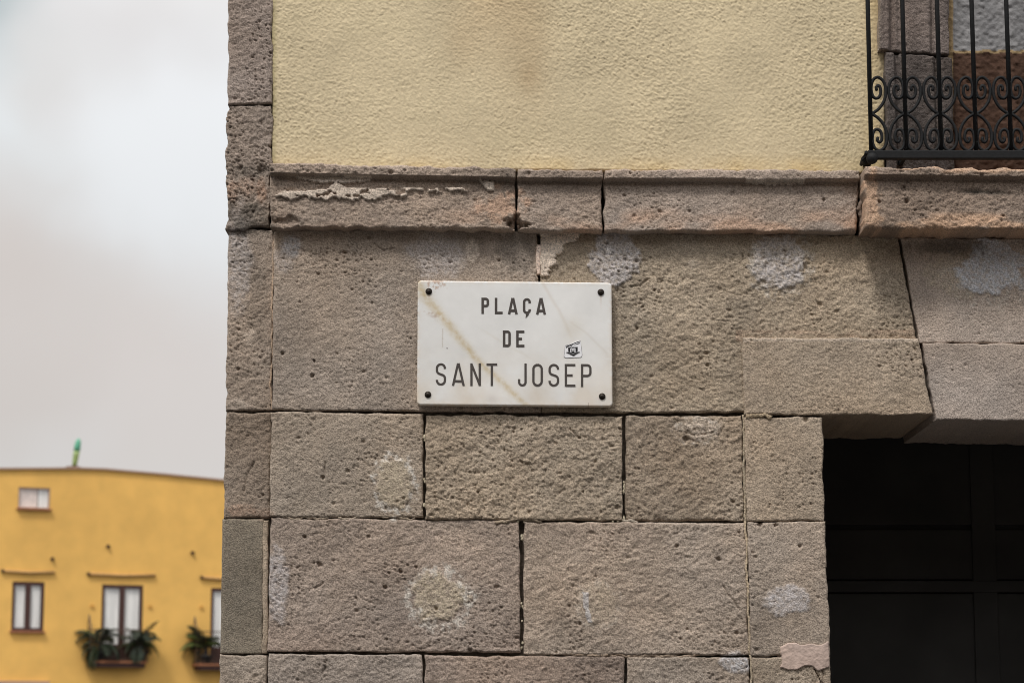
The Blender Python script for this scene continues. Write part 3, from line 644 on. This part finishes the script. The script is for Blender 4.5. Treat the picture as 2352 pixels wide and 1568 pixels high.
# ------------------------------------------------------------------ marble street sign
PY = -.030
def Z3(x, y, yy=PY): return W((980 + x / 4.2764) * .9408, (660 + y / 4.2764) * .9408, yy)
sc = Z3(1180, 1410); SG = empty('street_sign', 'white marble street name plaque reading PLAÇA DE SANT JOSEP, screwed to the wall', 'sign', loc=(sc.x, 0, sc.z))
q = [Z3(170, 104), Z3(2196, 128), Z3(2205, 1420), Z3(162, 1402)]
def slab():
    nx, nz_ = 330, 210
    S, T = np.meshgrid(np.linspace(0, 1, nx + 1), np.linspace(0, 1, nz_ + 1)); S = S.ravel(); T = T.ravel()
    w = (q[1] - q[0]).length; h = (q[0] - q[3]).length
    # rounded outline by squeezing the corners
    X = (S - .5) * w; Zq = (.5 - T) * h; rr = .012
    ax = np.abs(X) - (w / 2 - rr); az = np.abs(Zq) - (h / 2 - rr)
    m_ = (ax > 0) & (az > 0); L = np.hypot(ax, az); mx = np.maximum(ax, az)
    f = np.where(m_, mx / np.maximum(L, 1e-9), 1)
    X2 = np.where(m_, np.sign(X) * (w / 2 - rr + ax * f), X); Z2 = np.where(m_, np.sign(Zq) * (h / 2 - rr + az * f), Zq)
    S2 = X2 / w + .5; T2 = .5 - Z2 / h
    def bil(k): return (q[0][k] * (1 - S2) + q[1][k] * S2) * (1 - T2) + (q[3][k] * (1 - S2) + q[2][k] * S2) * T2
    x = bil(0); z = bil(2)
    de = np.minimum(np.minimum(S, 1 - S) * w, np.minimum(T, 1 - T) * h)
    r = .0045; qq = np.clip(1 - de / r, 0, 1); edge = r * (1 - np.sqrt(1 - qq * qq * .97))
    zx = 170 + S * 2030; zy = 104 + T * 1310
    col = np.tile(np.array([.845, .84, .825]), (len(x), 1))
    n = fbm(zx * .004, zy * .004, 4, 201); fn = fbm(zx * .03, zy * .03, 4, 202, .7)
    def st(mm, k, a):
        nonlocal col; col = mixc(col, np.clip(mm * a, 0, 1), np.array(k))
    st(np.clip(.5 + n, 0, 1) * sst(550, 1400, zy), (.74, .66, .56), .75)
    vx = np.interp(zy, [103, 200, 330, 560, 830, 1000, 1130, 1250, 1420], [175, 215, 290, 480, 700, 850, 1010, 1130, 1310]); wd = np.interp(zy, [100, 250, 600, 1000, 1400], [48, 66, 62, 50, 48])
    st(np.exp(-((zx - vx + n * 18) / wd) ** 2) * (.8 + .5 * fn), (.62, .50, .30), .8)
    st(np.exp(-((zx - vx - 300 - (zy - 600) * .9 + n * 60) / 30) ** 2) * sst(560, 700, zy) * (1 - sst(850, 1000, zy)), (.72, .68, .6), .3)
    v2 = np.interp(zy, [120, 400, 700, 900], [1480, 1640, 1780, 1800]); st(np.exp(-((zx - v2 + n * 20) / 22) ** 2) * (1 - sst(600, 800, zy)), (.68, .62, .55), .4)
    st(np.exp(-((zx - 1790) / 110) ** 2 - ((zy - 600) / 130) ** 2), (.74, .68, .58), .45)
    v3 = np.interp(zy, [540, 640, 860], [1780, 1930, 2150]); st(np.exp(-((zx - v3) / 20) ** 2) * (zy > 520) * (zy < 900), (.68, .63, .56), .3)
    st(np.exp(-de / .006) * np.clip(.7 + 2 * fn, 0, 1), (.72, .58, .42), .55)
    st(ell(zx, zy, 375, 140, 70, 45, .4, .7, .03, 7) * np.clip(.4 + 3 * fn, 0, 1), (.50, .33, .24), .75)
    st(ell(zx, zy, 360, 480, 95, 40, .5, .7, .03, 8) * np.exp(-((zy - 480 - (zx - 360) * .6) / 40) ** 2) * np.clip(.5 + 2 * fn, 0, 1), (.48, .34, .26), .6)
    st(np.exp(-((zx - 434 - fn * 8) / 4) ** 2) * (zy > 610) * (zy < 810), (.45, .36, .28), .6)
    st(np.hypot(zx - 482, zy - 818) < 6, (.1, .08, .07), .9)
    st((np.abs(zx - 1946) < 3) * (zy > 1375), (.3, .25, .2), .8)
    for sx, sy in ((286, 220), (2082, 228)): st(np.exp(-((zx - sx - 4) / 9) ** 2) * (zy > sy) * np.exp(-np.maximum(0, zy - sy) / 60), (.45, .25, .10), .6)
    st(np.exp(-((zx - 940) / 60) ** 2 - ((zy - 1350) / 45) ** 2), (.6, .56, .54), .4)
    Y = PY + edge + .0006 * n
    P = np.stack([x, Y, z], 1); idx = np.arange(len(x)).reshape(nz_ + 1, nx + 1)
    f_ = np.stack([idx[:-1, :-1], idx[1:, :-1], idx[1:, 1:], idx[:-1, 1:]], -1).reshape(-1, 4)
    ring = np.concatenate([idx[0, :-1], idx[:-1, -1], idx[-1, :0:-1], idx[:0:-1, 0]])
    back = P[ring].copy(); back[:, 1] = -.004; bi = np.arange(len(ring)) + len(x)
    sk = np.stack([ring, np.roll(ring, -1), np.roll(bi, -1), bi], -1); F = np.concatenate([f_, sk])
    edc = mixc(col[ring], np.full(len(ring), .5), np.array([.62, .47, .30])); P = np.concatenate([P, back]); cc = np.concatenate([col, edc])
    me = bpy.data.meshes.new('slab'); me.from_pydata(P.tolist(), [], F.tolist() + [bi[::-1].tolist()])
    ca = me.color_attributes.new('tint', 'FLOAT_COLOR', 'POINT'); ca.data.foreach_set('color', np.concatenate([cc, np.ones((len(P), 1))], 1).ravel())
    me.polygons.foreach_set('use_smooth', [True] * len(F) + [False]); return me
put('marble_slab', slab(), M_marble, SG)

def fillet(pts, seg=7):
    o = []
    for i, p in enumerate(pts):
        r = p[2] if len(p) > 2 else 0
        v = Vector((p[0], p[1]))
        if r and 0 < i < len(pts) - 1:
            a = Vector(pts[i - 1][:2]) - v; b = Vector(pts[i + 1][:2]) - v
            ang = a.angle(b) / 2; d = min(r / math.tan(ang), a.length * .5 if i > 1 else a.length, b.length * .5 if i < len(pts) - 2 else b.length); r2 = d * math.tan(ang)
            p1 = v + a.normalized() * d; p2 = v + b.normalized() * d
            cen = v + (a.normalized() + b.normalized()).normalized() * (r2 / math.sin(ang))
            a1 = math.atan2(p1.y - cen.y, p1.x - cen.x); a2 = math.atan2(p2.y - cen.y, p2.x - cen.x)
            da = (a2 - a1 + math.pi) % (2 * math.pi) - math.pi
            for k in range(seg + 1): o.append(cen + Vector((math.cos(a1 + da * k / seg), math.sin(a1 + da * k / seg))) * r2)
        else: o.append(v)
    res = [o[0]]
    for p in o[1:]:
        if (p - res[-1]).length > 1e-3: res.append(p)
    return res
def ribbon(mb, pts, hw, e0, e1, y, thick, cv):
    """flat stroke of half width hw along a path (reference-grid detail px), with real thickness"""
    p = fillet(pts); p[0] = p[0] - (p[1] - p[0]).normalized() * (hw if e0 else 0); p[-1] = p[-1] + (p[-1] - p[-2]).normalized() * (hw if e1 else 0)
    L, R = [], []
    for i in range(len(p)):
        d1 = (p[i] - p[i - 1]).normalized() if i else (p[1] - p[0]).normalized()
        d2 = (p[i + 1] - p[i]).normalized() if i < len(p) - 1 else d1
        n1 = Vector((-d1.y, d1.x)); n2 = Vector((-d2.y, d2.x)); n = (n1 + n2).normalized(); k = hw / max(.4, n.dot(n1))
        L.append(p[i] + n * k); R.append(p[i] - n * k)
    f = [(mb.bm.verts.new(cv(*a, y)), mb.bm.verts.new(cv(*b, y)), mb.bm.verts.new(cv(*a, y + thick)), mb.bm.verts.new(cv(*b, y + thick))) for a, b in zip(L, R)]
    for a, b in zip(f, f[1:]):
        mb.bm.faces.new((a[0], a[1], b[1], b[0])); mb.bm.faces.new((a[0], b[0], b[2], a[2])); mb.bm.faces.new((a[1], a[3], b[3], b[1]))
    mb.bm.faces.new((f[0][0], f[0][2], f[0][3], f[0][1])); mb.bm.faces.new((f[-1][0], f[-1][1], f[-1][3], f[-1][2]))
def letter(ch, xl, xr, yt, yb, hw=12.5):
    a, b, t, o = xl + hw, xr - hw, yt + hw, yb - hw; Wd = b - a; H = o - t; m = (a + b) / 2; r = Wd / 2
    S = {'P': [([(a, o), (a, t)], 1, 1), ([(a, t), (b, t, r * .8), (b, t + H * .52, r * .8), (a, t + H * .52)], 0, 0)],
         'L': [([(a, t), (a, o), (b, o)], 1, 1)],
         'A': [([(xl + hw * 1.05, o), (m - 5, t)], 1, 1), ([(xr - hw * 1.05, o), (m + 5, t)], 1, 1), ([(a + Wd * .14, o - H * .17), (b - Wd * .14, o - H * .17)], 0, 0)],
         'C': [([(b, t + H * .30), (b, t, r), (a, t, r), (a, o, r), (b, o, r), (b, o - H * .27)], 0, 0)],
         'D': [([(a, o), (a, t)], 1, 1), ([(a, t), (b, t, r * .8), (b, o, r * .8), (a, o)], 0, 0)],
         'E': [([(a, o), (a, t)], 1, 1), ([(a, t), (b, t)], 0, 1), ([(a, (t + o) / 2), (b - Wd * .2, (t + o) / 2)], 0, 0), ([(a, o), (b, o)], 0, 1)],
         'S': [([(b, t + H * .23), (b, t, r), (a, t, r), (a, t + H * .43, r * .9), (b, t + H * .57, r * .9), (b, o, r), (a, o, r), (a, o - H * .23)], 0, 0)],
         'N': [([(a, o), (a, t)], 1, 1), ([(b, o), (b, t)], 1, 1), ([(a + 2, t), (b - 2, o)], 0, 0)],
         'T': [([(a, t), (b, t)], 1, 1), ([(m, t), (m, o)], 0, 1)],
         'J': [([(b, t), (b, o, r), (a, o, r), (a, o - H * .3)], 1, 0)],
         'O': [([(m, t), (b, t, r), (b, o, r), (a, o, r), (a, t, r), (m, t)], 0, 0)]}[ch]
    mb = MB()
    for i, (p, e0, e1) in enumerate(S): ribbon(mb, p, hw, e0, e1, PY - .0008 - .00012 * i, .0026, Z3)
    if ch == 'C':
        mb.prism([Z3(*p, PY - .0012) for p in ((1302, 448), (1332, 440), (1330, 462), (1296, 499))], (0, .003, 0))
    put('letter', mb.done(fix=True), M_engrave, SG)
for a in (('P', 835, 915, 284, 453), ('L', 975, 1057, 286, 456), ('A', 1113, 1213, 287, 458), ('C', 1268, 1352, 289, 455), ('A', 1407, 1508, 288, 460),
          ('D', 1059, 1142, 626, 798), ('E', 1198, 1284, 627, 800)): letter(*a, hw=13)
for a in (('S', 359, 466, 967, 1201), ('A', 528, 660, 968, 1203), ('N', 719, 830, 968, 1204), ('T', 888, 1000, 969, 1205), ('J', 1217, 1308, 970, 1210), ('O', 1366, 1477, 973, 1211),
          ('S', 1535, 1647, 974, 1212), ('E', 1705, 1816, 975, 1213), ('P', 1874, 1985, 976, 1215)): letter(*a, hw=12)
for sx, sy in ((286, 220), (2082, 228), (277, 1295), (2096, 1314)):
    c = Z3(sx, sy, PY); m = MB(); m.lathe(c, [(.0100, -.001), (.0103, .0015), (.0095, .0030), (.0062, .0034), (.0062, .0036), (.0056, .0050), (.0034, .0062), (.001, .0066)], 24, 'y')
    s = put('screw', m.done(), M_screw, SG, True)
    m = MB(); m.box((c.x - .0035, c.y - .0071, c.z - .0006), (c.x + .0035, c.y - .0060, c.z + .0006)); put('slot', m.done(), M_ink, s)
# torn sticker
def poly(name, pts, y, mat, par, th=.0005, smooth=None):
    m = MB(); m.prism([Z3(*p, y) for p in pts], (0, th, 0)); return put(name, m.done(), mat, par)
yk = PY - .0012
st_ = poly('sticker', [(1712, 786), (1722, 792), (1752, 775), (1790, 757), (1830, 742), (1864, 735), (1869, 745), (1872, 752), (1876, 800), (1885, 880), (1880, 898), (1868, 905), (1800, 907), (1722, 911), (1706, 905), (1700, 892), (1705, 860)], yk, M_white, SG, .0013)
st_['label'] = 'small torn white sticker with a black shield and letter M'
poly('paper_edge', [(1709, 782), (1752, 772), (1868, 732), (1880, 800), (1889, 882), (1883, 902), (1869, 910), (1800, 911), (1720, 915), (1702, 908), (1696, 892), (1701, 860)], yk + .0003, M_greyink, st_, .0009)
poly('torn_edge', [(1716, 800), (1734, 786), (1790, 762), (1834, 744), (1866, 737), (1866, 742), (1830, 753), (1790, 770), (1738, 796), (1722, 812)], yk - .0005, M_ink, st_)
poly('figure_print', [(1796, 778), (1830, 762), (1866, 748), (1864, 760), (1840, 772), (1800, 776)], yk - .0005, M_greyink, st_)
poly('figure_print', [(1760, 780), (1776, 770), (1790, 776), (1778, 792), (1764, 790)], yk - .0004, M_greyink, st_)
poly('shield', [(1738, 800), (1788, 796), (1842, 797), (1842, 836), (1838, 852), (1815, 872), (1791, 884), (1765, 870), (1744, 852), (1739, 838)], yk - .0005, M_greyink, st_)
poly('shield', [(1744, 806), (1790, 808), (1836, 803), (1836, 838), (1822, 856), (1791, 862), (1758, 856), (1745, 838)], yk - .0010, M_ink, st_)
poly('banner', [(1720, 850), (1728, 854), (1736, 849), (1764, 866), (1792, 877), (1822, 864), (1846, 848), (1856, 851), (1864, 845), (1860, 856), (1850, 858), (1822, 875), (1797, 892), (1768, 878), (1734, 860), (1724, 862)], yk - .0014, M_ink, st_)
mb = MB()
for i, (p, h_) in enumerate([([(1768, 848), (1770, 816)], 5), ([(1812, 848), (1812, 814)], 5), ([(1762, 818), (1778, 814), (1791, 824), (1804, 814), (1818, 816)], 4), ([(1791, 846), (1791, 820)], 5), ([(1760, 848), (1776, 848)], 3), ([(1804, 848), (1821, 848)], 3)]):
    ribbon(mb, p, h_, 0, 0, yk - .0018 - .0001 * i, .0006, Z3)
put('letter', mb.done(), M_white, st_)

sky_block_house(-32, -14, 13.5, 'grey plastered house with shuttered windows, unseen and added to block low sky light, facing the ochre house across the square', (.22, .21, .20))
sky_block_house(-13.8, 8, 14.5, 'tall beige plastered house with shuttered windows, unseen and added to block low sky light, facing the marble street sign', (.27, .235, .18))
sky_block_house(8.2, 30, 13, 'reddish plastered house with shuttered windows, unseen and added to block low sky light, right of the tall beige one', (.25, .16, .12))

# ------------------------------------------------------------------ ochre house across the square
TH = math.radians(22); Tt = Vector((math.cos(TH), math.sin(TH), 0)); Nn = Vector((math.sin(TH), -math.cos(TH), 0))
d = ray(280, 1400); t = (60 + DIST) / d[1]; O = Vector((d[0] * t, 60, 0))
def F(u, v, off=0.0):                # point on the far facade plane, pushed off it by off metres towards us
    d = Vector(ray(u, v)); c0 = Vector((0, -DIST, CH)); Q = O + Nn * off
    t = (Q - c0).dot(Nn) / d.dot(Nn); return c0 + d * t
def SZ(u, v, off=0.0): p = F(u, v, off); return (p - O).dot(Tt), p.z
def L2(s, z, off=0.0): return O + Tt * s + Vector((0, 0, z)) + Nn * off
def fbox(mb, s0, s1, z0, z1, o0, o1):
    mb.hexa([L2(s0, z0, o1), L2(s1, z0, o1), L2(s1, z1, o1), L2(s0, z1, o1), L2(s0, z0, o0), L2(s1, z0, o0), L2(s1, z1, o0), L2(s0, z1, o0)]); return mb
fbox0 = fbox
FB = empty('ochre_house', 'ochre yellow house with brown windows and plant balconies beyond the square', 'building', loc=tuple(O))
def rect(u0, v0, u1, v1):
    s0, z1 = SZ((u0), v0); s1, _ = SZ(u1, v0); _, z0 = SZ((u0 + u1) / 2, v1); _, z1 = SZ((u0 + u1) / 2, v0)
    um = (v0 + v1) / 2; s0 = SZ(u0, um)[0]; s1 = SZ(u1, um)[0]; return s0, s1, z0, z1
R1 = rect(27, 1335, 101, 1448); R2 = rect(232, 1342, 327, 1532); R3 = rect(483, 1350, 575, 1538); R4 = rect(42, 1119, 115, 1167)
rects = [R1, R2, R3, R4]; sL = SZ(-520, 1400)[0]; sR = SZ(900, 1400)[0]; zc = SZ(300, 1112)[1]
m = MB(); ss = sorted(set([sL, sR] + [a for r in rects for a in r[:2]])); zs = sorted(set([0, zc] + [a for r in rects for a in r[2:]]))
for a, b in zip(ss, ss[1:]):
    for c_, d_ in zip(zs, zs[1:]):
        sm, zm = (a + b) / 2, (c_ + d_) / 2
        if any(r[0] < sm < r[1] and r[2] < zm < r[3] for r in rects): continue
        v = [m.bm.verts.new(L2(*p)) for p in ((a, c_), (b, c_), (b, d_), (a, d_))]; m.bm.faces.new(v)
roof = [SZ(u, v) for u, v in ((-520, 1085), (-200, 1079), (0, 1078), (180, 1077), (240, 1079), (380, 1091), (512, 1104), (900, 1140))]
roof = [(sL, roof[0][1])] + roof[1:-1] + [(sR, min(roof[-1][1], roof[-2][1] - .3))]
roof = [(s, max(z, zc + .02)) for s, z in roof]
for (a, za), (b, zb_) in zip(roof, roof[1:]):
    v = [m.bm.verts.new(L2(*p)) for p in ((a, zc), (b, zc), (b, zb_), (a, za))]; m.bm.faces.new(v)
bmesh.ops.remove_doubles(m.bm, verts=m.bm.verts, dist=.0005)
for r in rects:                      # reveals
    for p in (((r[0], r[2]), (r[1], r[2])), ((r[1], r[2]), (r[1], r[3])), ((r[1], r[3]), (r[0], r[3])), ((r[0], r[3]), (r[0], r[2]))):
        m.bm.faces.new([m.bm.verts.new(x) for x in (L2(*p[0]), L2(*p[1]), L2(*p[1], -.3), L2(*p[0], -.3))])
me = m.done('wall', fix=False); put('wall', me, M_fwall, FB)
m = MB(); fbox(m, sL, sR, 0, zc - .05, -10, -.31); put('house_body', m.done(), M_fwall, FB)
m = MB()
for (a, za), (b, zb_) in zip(roof, roof[1:]):
    m.hexa([L2(a, za + .002, .07), L2(b, zb_ + .002, .07), L2(b, zb_ + .05, .07), L2(a, za + .05, .07), L2(a, za + .002, -10), L2(b, zb_ + .002, -10), L2(b, zb_ + .05, -10), L2(a, za + .05, -10)])
put('roof', m.done(), M_coping, FB)
def window(r, lower=0.0, blind=False):
    def fbox(m, a, b, c_, d_, o0, o1): return fbox0(m, a, b, c_, d_, o0 + .042, o1 + .042)
    s0, s1, z0, z1 = r; w = s1 - s0; fr = .085 if not blind else .03; sm = (s0 + s1) / 2
    m = MB()
    fbox(m, s0, s0 + fr, z0, z1, -.14, -.05); fbox(m, s1 - fr, s1, z0, z1, -.14, -.05); fbox(m, s0 + fr, s1 - fr, z1 - fr * 1.1, z1, -.14, -.052)
    fbox(m, s0 + fr, s1 - fr, z0, z0 + fr + lower, -.14, -.052)
    if not blind: fbox(m, sm - .075, sm + .075, z0 + fr + lower, z1 - fr * 1.1, -.14, -.045)
    f = put('window', m.done(), M_brown if not blind else M_coping, FB)
    halves = ((s0 + fr, sm - .075), (sm + .075, s1 - fr)) if not blind else ((s0 + fr, s0 + w * .62), (s0 + w * .62 + .02, s1 - fr))
    for i, (a, b) in enumerate(halves):
        m = MB(); fbox(m, a + .002, b - .002, z0 + fr + lower, z1 - fr * 1.1, -.105, -.098); put('pane', m.done(), M_glass, f)
        n = 14; m = MB(); va = []
        for k in range(n * 2 + 1):
            x = a + (b - a) * k / (n * 2); o = -.078 + .008 * math.sin(k * 1.7 + i); va.append((m.bm.verts.new(L2(x, z0 + fr, o)), m.bm.verts.new(L2(x, z1 - fr, o))))
        for p, q_ in zip(va, va[1:]): m.bm.faces.new((p[0], q_[0], q_[1], p[1]))
        put('blind' if blind and i == 0 else 'curtain', m.done(), M_blind if blind and i == 0 else M_curtain, f, True)
    if blind or not lower:
        m = MB(); fbox(m, s0 - .04, s1 + .04, z0 - .05, z0 - .002, -.1, .06); put('sill', m.done(), M_tile, f)
    m = MB(); fbox(m, s0 + .003, s1 - .003, z0 + .003, z1 - .003, -.295, -.28); put('backing', m.done(), M_brown, f)
window(R1); window(R2, .55); window(R3, .55); window(R4, 0, True)
# tubes of the awnings, spouts and anchors
for (a, b) in (((5, 1310), (126, 1313)), ((202, 1317), (357, 1320)), ((462, 1325), (560, 1328))):
    p, q2 = F(*a, .045), F(*b, .045); mid = (p + q2) / 2 - Vector((0, 0, .03)); m = MB(); m.tube([p, mid, q2], .04, 8)
    k = MB(); t1 = put('awning_tube', m.done(), M_conduit, FB, True)
    k.tube([p - Tt * .02, p + Tt * .05], .046, 8); put('end_cap', k.done(), M_hole, t1)
for (u, v, w_, h_) in ((121, 1282, 8, 10), (249, 1253, 7, 13), (443, 1268, 7, 13)):
    a, b = F(u - w_ / 2, v + h_ / 2), F(u + w_ / 2, v - h_ / 2); m = MB(); c_ = F(u, v, .05); m.tube([c_ - Nn * .06, c_ + Nn * .03 - Vector((0, 0, .02))], [.055, .05], 8); put('rain_spout', m.done(), M_hole, FB)
for (u, v) in ((212, 1391), (345, 1392), (463, 1394)):
    c_ = F(u, v, .0); m = MB(); m.tube([c_, c_ + Nn * .04], .05, 10); put('wall_anchor', m.done(), M_reveal, FB)
s0, z0 = SZ(-60, 1569); s1, z1 = SZ(113, 1563); m = MB(); fbox(m, s0, s1, z0 - .05, z1, -.02, .12); put('stone_ledge', m.done(bevel=.01), M_coping, FB)
ao = bpy.data.objects[-1] if False else None
# balconies
def balcony(uc0, uc1, vtop, vslab, r):
    off = .42; s0 = SZ(uc0, vslab, off)[0]; s1 = SZ(uc1, vslab, off)[0]; zt_ = SZ((uc0 + uc1) / 2, vslab, off)[1]; zr = SZ((uc0 + uc1) / 2, vtop, off)[1]
    m = MB(); n = 10                           # rounded-front slab in two steps
    def outline(sa, sb, depth):
        pts = []
        for k in range(n + 1):
            a = math.pi / 2 * k / n; pts.append((sb - .18 + .18 * math.sin(math.pi / 2 - a) * 1, depth - .18 + .18 * math.sin(a)))
        for k in range(n + 1):
            a = math.pi / 2 * k / n; pts.append((sa + .18 - .18 * math.sin(a), depth - .18 + .18 * math.cos(a)))
        return [(sb, .002)] + pts + [(sa, .002)]
    b = MB(); b.prism([L2(s, zt_ - .05, o) for s, o in outline(s0 - .03, s1 + .03, off + .03)], (0, 0, .05)); bal_ = put('balcony', b.done(), M_tile, FB)
    b = MB(); b.prism([L2(s, zt_ - .17, o) for s, o in outline(s0 + .03, s1 - .03, off - .03)], (0, 0, .118)); put('slab', b.done(), M_brown, bal_)
    for h, rr in ((zr, .014), (zt_ + .06, .010), ((zr * .8 + zt_ * .2), .008)):
        b = MB(); b.tube([L2(s0, h, .0), L2(s0, h, off), L2(s1, h, off), L2(s1, h, 0)], rr, 6); put('rail', b.done(), M_rail, bal_)
    nb = int((s1 - s0) / .10)
    b = MB(); b.tube([L2(s0, zt_, off), L2(s0, zr, off)], .008, 5); bm_ = b.done('baluster')
    for k in range(nb + 1):
        o = put('baluster', bm_, M_rail, bal_); o.location = o.location + Tt * ((s1 - s0) * k / nb)
    b = MB(); b.tube([L2(s0, zt_, .02), L2(s0, zr, .02)], .008, 5); bm2 = b.done('baluster')
    for k in range(4):
        for e_ in (0, 1):
            o = put('baluster', bm2, M_rail, bal_); o.location = o.location + Nn * (.1 * k) + Tt * ((s1 - s0) * e_)
    b = MB(); b.tube([L2(s0, zr, off), L2(s0, zr + .42, .1), L2(s0, zr, .0)], .018, 6); put('side_brace', b.done(), M_rail, bal_)
    return zt_, s0, s1
B2 = balcony(208, 340, 1446, 1517, R2); B3 = balcony(452, 600, 1450, 1524, R3)
def palm(u, vb, h, spread, seed, label, nf=13):
    rr = random.Random(seed); base = F(u, vb, .28); root = empty('potted_palm', label, 'potted plant', 'potted palms on the balconies of the ochre house', loc=tuple(base))
    m = MB(); m.lathe(base, [(.12, 0), (.15, .02), (.18, .24), (.20, .245), (.20, .28), (.16, .28)], 14); put('pot', m.done(), M_pot, root, True)
    m = MB(); m.tube([base + Vector((0, 0, .2)), base + Vector((.02, 0, .55))], [.06, .045], 7); put('trunk', m.done(), M_pot, root)
    for k in range(nf):
        az = rr.uniform(0, 2 * math.pi); tilt = rr.uniform(.25, 1.25) if k > 2 else rr.uniform(.05, .3); ln = rr.uniform(.6, 1.05) * h
        dirh = Vector((math.cos(az) * 1.15, math.sin(az) * .6 - .15, 0)); p = base + Vector((0, 0, .42 + rr.uniform(-.1, .15))); pts = [p.copy()]; el = math.pi / 2 - tilt; st = 13
        for i in range(st):
            p = p + (dirh * math.cos(el) * spread + Vector((0, 0, math.sin(el)))) * (ln / st); el -= .09 + .10 * tilt; pts.append(p.copy())
        m = MB(); m.tube(pts, [.012 * (1 - i / (st + 2)) for i in range(st + 1)], 5)
        for i in range(2, st + 1):
            dd = (pts[i] - pts[i - 1]).normalized(); side = dd.cross(Vector((0, 0, 1))).normalized(); lw = .17 * math.sin(math.pi * min(1, (i + 1) / (st + 1.5))) + .06
            for sg in (-1, 1):
                for q_ in (0, .5):
                    b0 = pts[i] - dd * q_ * ln / st; tip = b0 + side * sg * lw + dd * lw * .55 - Vector((0, 0, rr.uniform(.3, .9) * lw * .7)); wv_ = dd * .022
                    mid = (b0 + tip) / 2 + Vector((0, 0, .02)); vs = [m.bm.verts.new(x) for x in (b0 - wv_ * .4, mid - wv_, tip, mid + wv_)]; m.bm.faces.new(vs)
        put('frond', m.done(fix=False), M_leaf2 if rr.random() < .22 else M_leaf, root)
palm(228, 1520, .98, .8, 3, 'leafy potted palm at the left end of the middle balcony', 16)
palm(321, 1520, 1.0, .78, 8, 'bushier dark potted palm at the right end of the middle balcony', 18)
palm(472, 1527, .98, .8, 5, 'potted palm on the balcony beside the stone corner', 17)
# object standing on the roof edge
b0 = F(168, 1077, -.4); GR = empty('roof_ornament', 'slim upright green ornament, teal at its tip, on the edge of the ochre roof', 'ornament', loc=tuple(b0))
m = MB(); m.lathe(b0, [(.17, 0), (.23, .03), (.21, .07), (.06, .09)], 14); put('base', m.done(), M_roofbits, GR, True)
def lean(h): return b0 + Vector((.02 + .13 * h, 0, h))
M_g1 = new_mat('green_yellow_paint', (.25, .34, .12), .5); M_g2 = new_mat('teal_paint', (.10, .36, .23), .5)
m = MB(); m.tube([lean(.05), lean(.2), lean(.38), lean(.5)], [.065, .075, .085, .09], 10); put('lower_blade', m.done(), M_g1, GR, True)
m = MB(); m.tube([lean(.501), lean(.62), lean(.75), lean(.83), lean(.87)], [.09, .095, .08, .05, .01], 10); put('upper_blade', m.done(), M_g2, GR, True)
